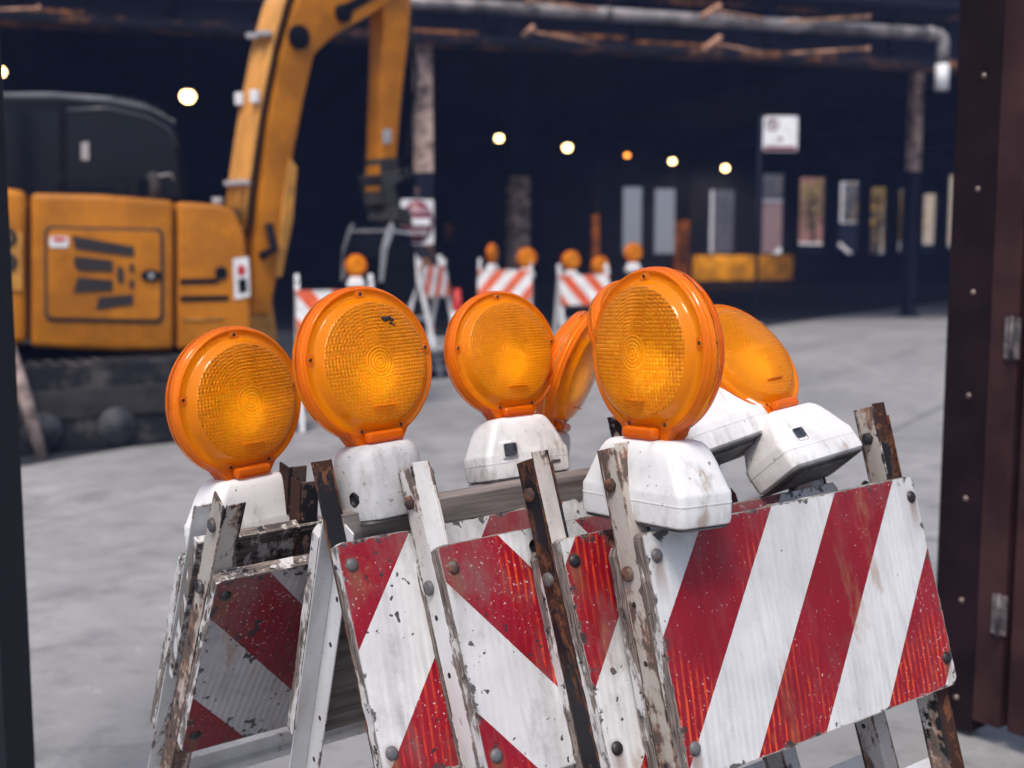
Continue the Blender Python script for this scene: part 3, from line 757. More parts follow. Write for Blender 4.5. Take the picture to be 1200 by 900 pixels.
# house body, counterweight and front compartment
b = splate([(36, 226), (120, 228), (204, 235), (204, 411), (140, 412), (36, 407)], 2.2, 0, .05); ebuild(b, 'engine_hood', M['yellow'], None, 40)
b = splate([(-260, 232), (-60, 218), (0, 219), (31, 224), (31, 404), (-240, 396)], 2.2, .01, .06); ebuild(b, 'counterweight', M['yellow'], None, 40)
b = splate([(208, 236), (262, 240), (278, 250), (287, 275), (293, 330), (295, 388), (287, 405), (208, 411)], 1.0, -.004, .045); ebuild(b, 'side_compartment', M['yellow'], None, 40)
b = splate([(-230, 240), (280, 246), (280, 404), (-230, 392)], 2.0, -.10); ebuild(b, 'inner_frame', M['seam'])
door = ebuild(splate(rrect(52, 265, 192, 376, 8, 5, .02), .03, .012, .004), 'side_door', M['seam'])
ebuild(splate(rrect(56, 268.5, 188, 372, 6, 5, .02), .03, .02, .006), 'door_skin', M['yellow'], door)
for k, pts in enumerate(([(84, 276), (157, 289), (157, 301), (88, 292)], [(87, 300), (132, 305), (132, 319), (91, 317), (86, 309)],
                         [(91, 325), (132, 328), (132, 341), (86, 343)], [(115, 348), (156, 345), (156, 357), (113, 363)])):
    ebuild(splate(pts, .012, .028), 'vent', M['seam'], door)
for x, y, rx, ry in ((141, 322, 4, 11), (154.5, 314, 3, 6), (154.5, 333, 3, 6)):
    ebuild(splate([(x + rx * math.cos(R(a)), y + ry * math.sin(R(a))) for a in range(0, 360, 30)], .012, .028), 'vent_hole', M['seam'], door)
lt = ebuild(splate([(177 + 12 * math.cos(R(a)), 323 + 7 * math.sin(R(a))) for a in range(0, 360, 24)], .02, .034, .003), 'latch', M['black'], door)
ebuild(splate([(177 + 4 * math.cos(R(a)), 323 + 4 * math.sin(R(a))) for a in range(0, 360, 45)], .012, .042), 'lock', M['grey'], lt)
bd = ebuild(splate(rrect(58, 277, 80, 290, 3), .008, .026), 'warning_sticker', M['white'], door)
ebuild(splate(rrect(62, 278.5, 77, 283, 1), .004, .030), 'sticker_band', M['red_bright'], bd)
for y0, y1 in ((327, 333), (347, 353)):
    ebuild(splate([(211, y0), (256 if y0 < 340 else 268, y0 - 1), (256 if y0 < 340 else 268, y1 - 1), (211, y1)], .008, .006), 'trim_band', M['black'])
ebuild(splate([(214, 373), (262, 371), (262, 374), (214, 376)], .012, .008), 'crease', M['yellow_worn'])
ebuild(splate([(259.5 + 7.5 * math.cos(R(a)), 320 + 8 * math.sin(R(a))) for a in range(0, 360, 24)], .03, .012, .003), 'filler_cap', M['black'])
st = ebuild(splate([(273, 303), (291, 301), (293, 347), (275, 351)], .006, .006), 'safety_sticker', M['white'])
ebuild(splate([(283 + 5 * math.cos(R(a)), 317 + 7 * math.sin(R(a))) for a in range(0, 360, 40)], .004, .009), 'sticker_mark', M['red_bright'], st)
ebuild(splate([(279, 327), (289, 326), (290, 342), (280, 344)], .004, .009), 'sticker_figure', M['black'], st)
for y in (278, 307):
    b = MB(); c = side(8, y, .03); b.lathe([(.03, 0), (.055, -.012), (.07, 0), (.07, .02)], 24, Matrix.Translation(c) @ Matrix.Rotation(HD, 4, 'Z'))
    ebuild(b, 'lifting_eye', M['seam'])
b = splate([(-30, 268), (26, 272), (26, 341), (-30, 338)], .015, .022, .004); ebuild(b, 'rear_door', M['yellow_worn'])
b = MB(); c = side(255, 236, -.4); b.tube([c + Vector((0, 0, -.04)), c + Vector((0, 0, .03))], .045); ebuild(b, 'fuel_cap', M['grey'])
# cab on the far side
cabP = P0 + hl * 1.25
def cabpt(px, py, o=0): return on_plane(px, py, cabP + hl * o, hr)
cab = [(-150, 240), (-150, 122), (-140, 112), (60, 112), (130, 118), (175, 128), (200, 140), (212, 158), (222, 240)]
b = MB(); b.prism([cabpt(x, y) for x, y in cab], hl * 1.0, .05); cabo = ebuild(b, 'cab', M['black'], None, 40)
b = MB(); b.prism([cabpt(x, y, -.012) for x, y in ((78, 130), (128, 128), (170, 138), (196, 152), (206, 172), (212, 232), (78, 232))], hl * .02, .004); ebuild(b, 'side_window', M['glass'], cabo)
b = MB(); b.prism([cabpt(x, y, -.012) for x, y in ((-110, 130), (70, 130), (70, 232), (-110, 232))], hl * .02, .004); ebuild(b, 'rear_window', M['glass'], cabo)
b = MB(); b.prism([cabpt(x, y, .02) for x, y in ((-150, 118), (-146, 110), (60, 108), (132, 113), (180, 124), (205, 141), (207, 146), (178, 131), (128, 121), (60, 117))], hl * .94, .012); ebuild(b, 'cab_roof', M['cab_roof'], cabo, 40)
b = MB(); b.tube([cabpt(x, y, -.05) for x, y in ((132, 113), (165, 118), (190, 130), (200, 138))], .012); ebuild(b, 'roof_rail', M['black'], cabo)
b = MB(); b.prism([cabpt(x, y, -.016) for x, y in ((95, 167), (104, 166), (104, 188), (95, 187))], hl * .008); ebuild(b, 'seat_back', M['grey'], cabo)
for px_ in (74, -40):
    b = MB(); b.prism([cabpt(x, y, -.02) for x, y in ((px_ - 3, 118), (px_ + 3, 118), (px_ + 3, 234), (px_ - 3, 234))], hl * .03, .004); ebuild(b, 'pillar', M['black'], cabo)
b = MB(); b.tube([cabpt(x, y, -.02) for x, y in ((78, 129), (128, 127), (172, 137), (198, 151), (208, 172))], .014); ebuild(b, 'window_seal', M['cab_trim'], cabo)
b = MB(); b.tube([cabpt(x, y, -.03) for x, y in ((178, 214), (186, 206), (200, 204), (204, 212))], .01); ebuild(b, 'grab_handle', M['grey'], cabo)
b = MB(); b.tube([side(70, 234, -.3), side(70, 208, -.3), side(150, 210, -.3), side(150, 238, -.3)], .014, 8); ebuild(b, 'handrail', M['black'])
b = MB(); c = side(182, 236, -.7); b.tube([c + Vector((0, 0, -.05)), c + Vector((0, 0, .16)), c + Vector((-.03, .03, .21))], .045, 12); ebuild(b, 'exhaust_stack', M['mud'])
for k_, (xa, xb) in enumerate(((262, 292), (268, 300), (256, 288))):
    b = MB(); b.tube([side(xa, 250 + 6 * k_, -.35), side((xa + xb) / 2, 262 + 4 * k_, -.5), side(xb, 282 + 8 * k_, -.7)], .018, 8); ebuild(b, 'hose', M['black'])
# boom, stick, bucket: in a plane with its own heading
BH = R(43)
bf = Vector((math.cos(BH), math.sin(BH), 0)); bl = Vector((-math.sin(BH), math.cos(BH), 0)); br = -bl
BP = at(315, 300, 9.7)
def bp(px, py, o=0.0): return on_plane(px, py, BP, br) + bl * o
boom_px = [(300, 368), (311, 240), (322, 145), (337, 62), (352, 8), (372, -40), (470, -70), (490, -40), (484, -12), (440, 17), (397, 42), (374, 64), (362, 115), (350, 178), (343, 240), (334, 300), (322, 368)]
boom_px = [(x - 6, y) for x, y in boom_px]
boom_o = [bp(x, y) for x, y in boom_px]
b = MB(); b.prism(boom_o, bl * .32, .012); boom = ebuild(b, 'boom', M['yellow'], None, 30)
b = MB(); tr_ = [bp(x - 9, y, .03) - bf * .012 for x, y in ((305, 262), (311, 205), (322, 130), (337, 55), (350, 6), (366, -40))]
b.prism(tr_ + [p + bf * .01 for p in tr_[::-1]], bl * .28); ebuild(b, 'pipe_tray', M['seam'], boom)  # dark plate added as the shade in the gaps between pipes
b = MB(); b.prism([bp(x, y, -.02) for x, y in ((338, 185), (347, 196), (342, 258), (329, 325), (322, 325), (330, 240))], bl * .40, .01); ebuild(b, 'boom_gusset', M['yellow_worn'], boom, 30)
for k, (px, py, rr) in enumerate(((349, 44, .095), (401, 16, .075))):
    b = MB(); c = bp(px, py, -.03); b.lathe([(0, -.03), (rr * .5, -.03), (rr * .55, -.012), (rr, -.01), (rr, .03)], 24, Matrix.Translation(c) @ Matrix.Rotation(BH, 4, 'Z')); ebuild(b, 'pivot_pin', M['black'], boom, 30)
b = MB(); b.prism([bp(x, y, -.014) for x, y in ((392, 10), (440, -14), (446, -6), (398, 22))], bl * .02, .003); ebuild(b, 'boom_plate', M['black'], boom)
back = [(304, 268), (311, 205), (322, 130), (337, 55), (350, 6), (368, -40)]
for k in range(6):
    o = .028 + .053 * k
    pts = [bp(x - 11, y, o) - bf * .045 for x, y in back]
    b = MB(); b.tube(pts, .021, 8); ebuild(b, 'hydraulic_pipe', M['pipe_yellow'], boom)
    b = MB(); e = bp(291, 285, o) - bf * .05; b.tube([pts[0], e, e + Vector((.04, .02, -.12))], .021, 8); ebuild(b, 'hose_end', M['black'], boom)
for (px, py) in ((309, 214), (335, 40)):
    for o in (.06, .21):
        b = MB(); c = bp(px - 12, py, o) - bf * .06; b.box(c - Vector((.06, .06, .02)), c + Vector((.06, .06, .02)), .006); ebuild(b, 'pipe_clamp', M['grey'], boom)
for o in (.03, .26):
    b = MB(); c = bp(314, 114, o) - bf * .10; b.box(c - Vector((.035, .035, .05)), c + Vector((.035, .035, .05)), .012); ebuild(b, 'work_light', M['white'], boom)
stick_px = [(452, -30), (488, -40), (484, 30), (474, 120), (467, 205), (461, 232), (452, 236), (449, 222), (452, 120), (455, 40)]
b = MB(); b.prism([bp(x, y, .05) for x, y in stick_px], bl * .21, .01); stick = ebuild(b, 'stick', M['yellow'], None, 30)
b = MB(); b.prism([bp(x, y, .03) for x, y in ((450, 185), (469, 185), (463, 240), (449, 240))], bl * .25, .008); ebuild(b, 'stick_tip', M['mud'], stick)
b = MB(); b.prism([bp(x, y, -.02) for x, y in ((449, 152), (457, 152), (457, 168), (449, 168))], bl * .03, .002); ebuild(b, 'stick_sticker', M['grey'], stick)
b = MB(); b.tube([bp(488, 10, .15), bp(484, 70, .15)], .055, 14); b.tube([bp(484, 70, .15), bp(470, 200, .15)], .03, 12); ebuild(b, 'bucket_cylinder', M['mud'], stick)
b = MB(); b.tube([bp(478, 20, -.03), bp(484, 90, -.06), bp(474, 170, -.05), bp(468, 205, -.03)], .014, 8); ebuild(b, 'hose', M['black'], stick)
b = MB(); b.prism([bp(x, y, .0) for x, y in ((446, 205), (478, 196), (484, 206), (462, 216), (470, 246), (456, 248))], bl * .34, .008); ebuild(b, 'bucket_link', M['mud'], None, 30)
b = MB(); b.prism([bp(x, y, -.12) for x, y in ((448, 264), (468, 267), (477, 292), (479, 335), (464, 370), (442, 352), (436, 300))], bl * .56, .015); bucket = ebuild(b, 'bucket', M['black'], None, 30)
for o in (-.135, .43):
    b = MB(); b.prism([bp(x, y, o) for x, y in ((443, 268), (448, 260), (452, 268), (443, 292), (438, 330), (434, 330), (436, 292))], bl * .012, .001); ebuild(b, 'side_cutter', M['grey'], bucket)
b = MB(); b.prism([bp(x, y, -.125) for x, y in ((455, 242), (470, 245), (474, 264), (452, 258))], bl * .4, .01); ebuild(b, 'bucket_bracket', M['mud'], bucket)
b = MB(); b.prism([bp(x, y, -.14) for x, y in ((444, 269), (470, 272), (470, 275), (444, 272))], bl * .60, .003); ebuild(b, 'bucket_rim', M['grey'], bucket)
b = MB(); b.prism([bp(x, y, .05) for x, y in ((290, 315), (318, 315), (330, 400), (282, 410))], bl * .5, .02); ebuild(b, 'boom_foot', M['yellow_worn'], None, 30)
b = MB(); b.tube([bp(303, 300, -.04), bp(318, 292, -.04), bp(312, 262, -.04)], .035, 10); ebuild(b, 'boom_cylinder', M['black'])
# undercarriage
tg = ground(120, 527)
TK = R(33); tf = Vector((math.cos(TK), math.sin(TK), 0)); tl = Vector((-math.sin(TK), math.cos(TK), 0))
def track(o0):
    c = tg + tl * o0 + tf * -.1
    L, hh = 1.35, .30
    pts = []
    for a in range(-90, 91, 15): pts.append((L + hh * math.cos(R(a)), hh + hh * math.sin(R(a))))
    for a in range(90, 271, 15): pts.append((-L + hh * math.cos(R(a)), hh + hh * math.sin(R(a))))
    P = [c + tf * (x + .0) + Vector((0, 0, z + .012)) for x, z in pts]
    b = MB(); b.prism(P, tl * .46, .01)
    per = len(P)
    for i in range(per):   # cleats
        A, B = P[i], P[(i + 1) % per]; nseg = max(1, int((B - A).length / .11))
        for k in range(nseg):
            p = A.lerp(B, k / nseg); d = (B - A).normalized(); nn = d.cross(tl).normalized()
            b.prism([p - d * .02 + tl * .02, p + d * .02 + tl * .02, p + d * .012 + nn * .03 + tl * .02, p - d * .012 + nn * .03 + tl * .02], tl * .42)
    o = ebuild(b, 'track', M['rubber'])
    for x in (-L, -.8, -.3, .2, .75, L):
        rr = .24 if abs(x) == L else .135
        w = MB(); w.lathe([(0, -.05), (rr * .45, -.05), (rr * .5, -.03), (rr * .92, -.025), (rr, .0), (rr, .03)], 24, Matrix.Translation(c + tf * x + Vector((0, 0, hh if abs(x) == L else .17)) - tl * .005) @ Matrix.Rotation(TK, 4, 'Z'))
        ebuild(w, 'roller', M['roller'], o)
    w = MB(); w.prism([c + tf * x + Vector((0, 0, z)) - tl * .02 for x, z in ((-1.1, .24), (1.1, .24), (1.1, .44), (-1.1, .44))], tl * .05, .01); ebuild(w, 'track_frame', M['mud'], o)
track(0.0); track(1.65)
b = MB(); c = ex_base + Vector((.1, .1, 0)); b.tube([c + Vector((0, 0, .3)), c + Vector((0, 0, .78))], .55, 24); b.box(c + Vector((-.7, -.5, .3)), c + Vector((.7, .9, .6)), .03); ebuild(b, 'slewing_ring', M['black'])

# leaning pole at the left
g0, g1 = ground(50, 538), at(8, 405, 8.0)
pole = tag(None or MB().tube([g0, g0.lerp(g1, .5) + Vector((.01, 0, .01)), g1], [.035, .045, .05], 10).build('leaning_pole', M['wood_pole']), 'stained wooden pole leaning beside the excavator tracks', 'pole')

# ------------------------------------------------------------------ far barricades with lamps, cone, plates
GF = 'orange and white barricades standing in the roadworks behind'
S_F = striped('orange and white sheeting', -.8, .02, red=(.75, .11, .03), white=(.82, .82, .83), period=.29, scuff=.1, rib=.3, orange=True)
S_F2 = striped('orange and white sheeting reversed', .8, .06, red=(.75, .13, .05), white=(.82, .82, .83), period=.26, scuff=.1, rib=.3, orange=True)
GL = 'small amber lamps on the far barricades'
def far_barricade(label, px, py, d, yaw, s1, lamps, scale=1.0, seed=60):
    TL = at(px, py, d)
    root, mtx = make_barricade(label, TL, yaw, 0, R(13), R(-13), .07, s1, S_F, (M['white'], M['white']), (M['white'], M['white']), GF, seed, name='barricade', bolts=False, rag=.0)
    for lb, x, yaw2 in lamps:
        lx, ly, ld = x
        make_lamp(lb, at(lx, ly, ld), yaw2, 0, 0, .72 if ld < 10 else .95, False, GL, 'warning lamp', False)
    return root
far_barricade('orange and white barricade nearest the excavator, behind the burnt amber lamp', 346, 340, 9.4, R(14), S_F,
    [('round amber lamp above the barricade closest to the excavator', (417, 311, 9.35), R(-5))], seed=61)
far_barricade('orange and white barricade seen end on below the do not enter sign', 492, 312, 13.2, R(66), S_F2, [], seed=62)
far_barricade('orange and white barricade with chevron stripes, below the pale painted column', 560, 316, 13.6, R(-4), S_F2,
    [('edge on amber lamp at the left of the chevron barricade', (577, 297, 13.8), R(62)), ('amber lamp facing out at the right of the chevron barricade', (617, 302, 13.6), R(5))], seed=63)
far_barricade('orange and white barricade farthest right among the roadworks, below two grey shutters', 655, 322, 13.8, R(16), S_F,
    [('small amber lamp on the left end of the farthest right barricade', (669, 305, 14.1), R(15)),
     ('low amber lamp half hidden behind the farthest right barricade', (703, 311, 14.6), R(15)),
     ('amber lamp on the right end of the farthest right barricade', (742, 296, 14.0), R(20))], seed=64)
cg = ground(536, 420)
cone = thing('traffic_cone', 'small white traffic cone with a red tip between far barricades', 'traffic cone', Matrix.Translation(at(536, 372, 13.4) * Vector((1, 1, 0)) if False else Vector((at(536, 372, 13.4).x, at(536, 372, 13.4).y, 0))))
b = MB(); b.loft([[(r * math.cos(R(a)), r * math.sin(R(a)), z) for a in range(0, 360, 20)] for r, z in ((.15, .03), (.06, .70))]); b.build('cone_body', M['white'], cone)
b = MB(); b.loft([[(r * math.cos(R(a)), r * math.sin(R(a)), z) for a in range(0, 360, 20)] for r, z in ((.06, .70), (.058, .74), (.03, .95))]); b.build('cone_tip', M['red_bright'], cone)
b = MB(); b.box((-.19, -.19, 0.004), (.19, .19, .035), .01); b.build('cone_base', M['black'], cone)
for k in range(6):
    c = ground(495 + 5 * (k % 3), 432 + 3 * (k % 2)); 
    b = MB(); b.box((-.8, -.55, 0), (.8, .55, .05), .008); o = b.build('steel_plate', M['grey' if k % 2 else 'mud'])
    o.location = (c.x, c.y, .006 + k * .055); o.rotation_euler = (0, R(0.6) * (k % 2), R(18 + 9 * k))
    tag(o, ['bottom steel plate of the flat stack near the bucket', 'second steel plate from the bottom of the flat stack', 'third steel plate from the bottom of the flat stack',
            'third steel plate from the top of the flat stack', 'second steel plate from the top of the flat stack', 'topmost steel plate of the flat stack near the bucket'][k], 'steel plate', 'flat steel plates stacked near the excavator bucket')

# ------------------------------------------------------------------ viaduct
VA = math.atan2(21.2 - 18.5, 7.24 + 1.43); vf = Vector((math.cos(VA), math.sin(VA), 0)); vn = Vector((math.sin(VA), -math.cos(VA), 0))
V0 = Vector((-1.43, 18.6, 0))
VM = Matrix.Translation(V0) @ Matrix.Rotation(VA, 4, 'Z')          # local X along the face, Y into the dark
deck = thing('viaduct', 'dark elevated railway viaduct roofing the whole back of the street', 'viaduct', VM)
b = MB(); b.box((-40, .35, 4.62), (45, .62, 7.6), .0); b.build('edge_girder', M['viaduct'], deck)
b = MB(); b.box((-40, .18, 4.50), (45, .80, 4.618), .0); b.build('girder_flange', M['viaduct_rust'], deck)
VI = VM.inverted()
def dk(x, y, z): return VM @ Vector((x, y, z))
A_, B_ = dk(-40, .64, 5.2), dk(45, .64, 5.2)
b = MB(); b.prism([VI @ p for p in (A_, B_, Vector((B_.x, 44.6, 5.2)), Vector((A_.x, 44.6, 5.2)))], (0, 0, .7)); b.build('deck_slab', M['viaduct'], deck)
for k in range(11):
    b = MB(); b.box((-34 + 7 * k, .82, 4.62), (-33.7 + 7 * k, 20, 5.197)); b.build('cross_beam', M['viaduct'], deck)
b = MB(); b.box((-40.2, .6, 0), (-40, 34, 5.9)); b.build('side_wall', M['viaduct'], deck)
# pipe with elbow
b = MB()
def vpt(x, y, z): return VM @ Vector((x, y, z))
b.tube([(-30, -.05, 5.0), (9.0, -.05, 5.0), (9.12, -.05, 4.985), (9.2, -.05, 4.93), (9.22, -.05, 4.84), (9.22, -.05, 4.05)], .105, 16)
po = thing('drain_pipe', 'long galvanised pipe running along the viaduct edge and elbowing down', 'pipe', VM)
b.build('pipe_run', M['pipe'], po)
for x in (-4.2, 3.0, 6.3, 8.9):
    b = MB(); b.tube([(x, -.05, 5.0), (x + .09, -.05, 5.0)], .122, 16); b.build('pipe_collar', M['pipe'], po)
b = MB(); b.tube([(9.22, -.05, 4.07), (9.22, -.05, 4.5)], .115, 16); b.build('downspout', M['white'], po)
b = MB(); b.tube([(-30, .10, 5.47), (20, .10, 5.47)], .11, 14); tag(b.build('upper_pipe', M['viaduct']), 'dark upper pipe running above the galvanised one', 'pipe').matrix_world = VM
GBk = 'rusty brackets under the galvanised pipe'
for lb, x0, y0, x1, y1, x2, y2 in (
        ('rust streaked bracket below the pipe, right of the excavator stick', 612, 44, 626, 31, 700, 51),
        ('rust streaked bracket above the pipe, right of the excavator stick', 615, 4, 627, -2, 700, 11),
        ('pale bracket below the pipe near the middle of the viaduct', 822, 60, 845, 43, 893, 62),
        ('pale bracket above the pipe near the middle of the viaduct', 822, 20, 845, 6, 893, 22),
        ('thin rusty bracket above the pipe left of its elbow', 1018, 22, 1016, 18, 920, 26),
        ('thin rusty bracket below the pipe left of its elbow', 1018, 60, 1016, 55, 920, 63),
        ('short glowing rust bracket in the upper left corner', 48, 8, 44, 12, -10, 12)):
    P = V0 + vn * .24
    A, B, C = on_plane(x0, y0, P, vn), on_plane(x1, y1, P, vn), on_plane(x2, y2, P, vn)
    r_ = MB(); D_ = A.lerp(B, .55); r_.tube([A, B], .048, 4); r_.tube([D_, C], .024, 4)
    o = r_.build('pipe_bracket', M['bracket']); tag(o, lb, 'bracket', GBk)
M['rust_plate'] = plain('flaking rust plate', (.40, .15, .045), .9, 0, .9, 5, .4)
for x0, y0, x1, y1 in ((742, 53, 838, 70), (640, 37, 735, 47), (30, 28, 100, 40), (480, 52, 560, 62)):
    P = V0 + vn * .02 + Vector((0, 0, 0)); P = V0 - Vector((-math.sin(VA), math.cos(VA), 0)) * -.34
    A, B = on_plane(x0, y0, P, vn), on_plane(x1, y1, P, vn); la, lb_ = VI @ A, VI @ B
    b = MB(); b.box((min(la.x, lb_.x), .335, max(4.63, min(la.z, lb_.z))), (max(la.x, lb_.x), .348, max(4.70, max(la.z, lb_.z))), .003); b.build('rust_plate', M['rust_plate'], deck)
for z_, y_ in ((5.28, .20), (5.85, .24)):
    b = MB(); b.box((-40, y_, z_), (45, .348, z_ + .05)); b.box((-40, y_, z_ + .055), (45, y_ + .02, z_ + .16)); b.build('stringer', M['viaduct_rust'], deck)
for k in range(26):
    b = MB(); b.box((-30 + 2.4 * k, .14, 4.72), (-29.9 + 2.4 * k, .347, 7.4)); b.build('web_stiffener', M['viaduct'], deck)
# columns
GC = 'steel columns holding up the viaduct'
def column(label, px, d, wpx, bands, base_py=None):
    P = at(px, 285, d); w = wpx * d / F
    c = thing('viaduct_column', label, 'column', Matrix.Translation((P.x, P.y, 0)) @ Matrix.Rotation(VA, 4, 'Z'), GC)
    z = 0.0
    for nm, z1, mt in bands:
        b = MB(); b.box((-w / 2, -w / 2, z), (w / 2, -w / 2 + .03, z1), .004); b.box((-w / 2, w / 2 - .03, z), (w / 2, w / 2, z1), .004); b.box((-w * .12, -w / 2 + .031, z), (w * .12, w / 2 - .031, z1))
        b.build(nm, M[mt], c); z = z1 + .003
    b = MB(); b.box((-w * .8, -w * .8, .005), (w * .8, w * .8, .05), .005); b.build('column_foot', M['viaduct'], c)
column('column with peeling whitish paint behind the excavator stick', 497, 19.2, 19, (('rust_stage', 1.75, 'viaduct_rust'), ('dark_stage', 2.55, 'viaduct'), ('pale_stage', 4.5, 'peel')))
column('column pale pink at its foot, behind the chevron barricade', 607, 27, 22, (('pale_stage', 2.9, 'peel'), ('dark_stage', 5.19, 'viaduct')))
column('column with a pale upper half near the right end of the viaduct', 1067, 24, 12, (('dark_stage', 2.85, 'viaduct'), ('pale_stage', 4.75, 'peel'), ('dark_stage', 5.19, 'viaduct')))
column('dark column with an orange painted foot between lamps', 697, 40.5, 8, (('orange_stage', 2.4, 'orange_paint'), ('dark_stage', 5.19, 'viaduct')))
column('column with a broad orange foot beside the grey shutters', 799, 40.5, 13, (('orange_stage', 2.2, 'orange_paint'), ('dark_stage', 5.19, 'viaduct')))
column('dark column far back with a short orange foot by the do not enter sign', 526, 40, 8, (('dark_stage', 1.5, 'viaduct'), ('orange_stage', 2.1, 'orange_paint'), ('dark_stage', 5.19, 'viaduct')))
# lamps under the deck
GLm = 'lamps glowing under the viaduct'
def under_lamp(label, px, py, rad, mat='bulb', zl=3.9):
    v = ray(px, py); d = (zl - HC) / v.z; P = Vector((0, 0, HC)) + v * d
    t = thing('ceiling_lamp', label, 'lamp', Matrix.Translation(P), GLm)
    b = MB(); b.ball((0, 0, 0), (rad, rad, rad * .9)); b.build('globe', M[mat], t)
    b = MB(); b.tube([(0, 0, rad * .8), (0, 0, 5.19 - zl)], .02, 6); b.tube([(0, 0, rad * .7), (0, 0, rad * 1.25)], rad * .6, 10); b.build('lamp_stem', M['viaduct'], t)
    return P
L0 = under_lamp('glowing lamp at the left edge, above the cab', 0, 84, .08)
L1 = under_lamp('large glowing lamp between the cab and the boom', 220, 113, .12)
L2 = under_lamp('glowing lamp above the pale footed column', 585, 162, .09)
L3 = under_lamp('glowing lamp second from the stick, over the far barricades', 665, 173, .11)
L4 = under_lamp('dim orange lamp among the white glowing ones', 735, 182, .07, 'bulb_orange')
L5 = under_lamp('glowing lamp above the two grey shutters', 788, 189, .09)
L6 = under_lamp('glowing lamp closest to the parking sign', 850, 197, .11)
for P, e in ((L4, 60), (L5, 140), (L6, 240)):
    ld = bpy.data.lights.new('lamp light', 'SPOT'); ld.energy = e * 1.8; ld.color = (1, .70, .34); ld.shadow_soft_size = .15
    ld.spot_size = R(95); ld.spot_blend = .6
    lo = bpy.data.objects.new('lamp_light', ld); COL.objects.link(lo); lo.location = P + Vector((0, .1, -.3)); lo.rotation_euler = (R(55), 0, 0)
# yellow wall, dark low wall
A, B = at(812, 300, 41.2), at(930, 300, 42.6)
yb = thing('yellow_barrier', 'yellow painted low concrete wall glowing under the viaduct lamps', 'barrier', Matrix.Translation((A.x, A.y, 0)) @ Matrix.Rotation(math.atan2(B.y - A.y, B.x - A.x), 4, 'Z'))
Lb = math.hypot(B.x - A.x, B.y - A.y)
b = MB(); b.box((0, 0, .16), (Lb, .3, 1.03), .02); b.build('painted_band', M['yellow_paint'], yb)
b = MB(); b.box((-.05, -.05, 0), (Lb + .05, .35, .157), .02); b.build('dark_footing', M['viaduct'], yb)

# far arcade wall with openings, and the daylit street behind it
FD = 44.0
def fx(px): return (px - 600) / F * FD
def fz(py): return HC + (285 - py) / F * FD
ops = [(729, 752, 220), (766, 791, 222), (829, 860, 223), (891, 917, 205), (934, 965, 209), (980, 1005, 214), (1017, 1037, 220), (1050, 1057, 222), (1078, 1096, 228), (1107, 1119, 206)]
arc = thing('arcade_wall', 'dark far wall of the underpass with a row of narrow bright openings', 'wall', Matrix.Translation((0, FD, 0)))
zs = fz(297)
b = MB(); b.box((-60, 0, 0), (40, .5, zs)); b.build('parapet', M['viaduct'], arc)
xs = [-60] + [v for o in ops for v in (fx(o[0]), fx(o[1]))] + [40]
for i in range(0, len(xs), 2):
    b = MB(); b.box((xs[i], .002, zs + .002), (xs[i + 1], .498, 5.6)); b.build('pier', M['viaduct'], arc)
for x0, x1, py in ops:
    b = MB(); b.box((fx(x0) + .002, .004, fz(py)), (fx(x1) - .002, .496, 5.6)); b.build('lintel', M['viaduct'], arc)

def brick_mat(name, c1, c2):
    m, nt = new_mat(name); g = NT(nt)
    t = g.n('ShaderNodeTexBrick'); g.put(t.inputs[0], g.vm('MULTIPLY', g.coord(), (1, 1, 1)))
    mp = g.comb(g.sep(g.coord())[0], g.sep(g.coord())[2], 0.0); g.put(t.inputs[0], mp)
    t.inputs['Color1'].default_value = (*c1, 1); t.inputs['Color2'].default_value = (*c2, 1); t.inputs['Mortar'].default_value = (.3, .28, .26, 1)
    t.inputs['Scale'].default_value = 4.0
    g.out(g.pbr(t.outputs[0], .85)); return m
M['brick_red'] = brick_mat('red brick', (.46, .17, .15), (.36, .13, .12))
M['brick_brown'] = brick_mat('brown brick', (.30, .16, .16), (.25, .14, .15))
M['brick_tan'] = brick_mat('tan brick', (.60, .48, .36), (.52, .42, .31))
def slat_mat():
    m, nt = new_mat('roller shutter'); g = NT(nt); z = g.sep(g.coord())[2]
    f = g.m('FRACT', g.m('MULTIPLY', z, 7))
    c = g.mix(g.ramp(f, .0, .35), (.16, .18, .21), (.36, .39, .43))
    g.out(g.pbr(c, .5, .2, g.bump(f, .5, .02))); return m
M['shutter'] = slat_mat()
BD = 58.0
def bx(px): return (px - 600) / F * BD
def building(label, px0, px1, h, mat, dy=0, shutters=(), windows=()):
    t = thing('street_building', label, 'building', Matrix.Translation(((bx(px0) + bx(px1)) / 2, BD + dy, 0)), 'buildings across the far street')
    w = (bx(px1) - bx(px0)) / 2
    b = MB(); b.box((-w, 0, 0), (w, 7, h)); b.build('wall', M[mat], t)
    b = MB(); b.box((-w - .1, -.12, h), (w + .1, 7.1, h + .25), .02); b.build('cornice', M['grey'], t)
    cx = (bx(px0) + bx(px1)) / 2
    for x0, x1, z1 in shutters:
        b = MB(); b.box((bx(x0) - cx, -.09, .02), (bx(x1) - cx, -.01, z1)); b.build('shutter', M['shutter'], t)
    for x0, x1, z0, z1 in windows:
        b = MB(); b.box((bx(x0) - cx, -.06, z0), (bx(x1) - cx, -.01, z1), .01); f = b.build('window', M['white'], t)
        b = MB(); b.box((bx(x0) - cx + .12, -.09, z0 + .12), (bx(x1) - cx - .12, -.062, z1 - .12)); b.build('pane', M['dim_pane'], f)
building('grey fronted building whose roller shutters show through the first openings', 700, 820, 9, 'grey', 0, ((720, 800, 4.6),))
building('dim grey building with one wide shutter, between the pale shutters and brown bricks', 822, 867, 9, 'viaduct', -.3, (), ((829, 862, .4, 4.3),))
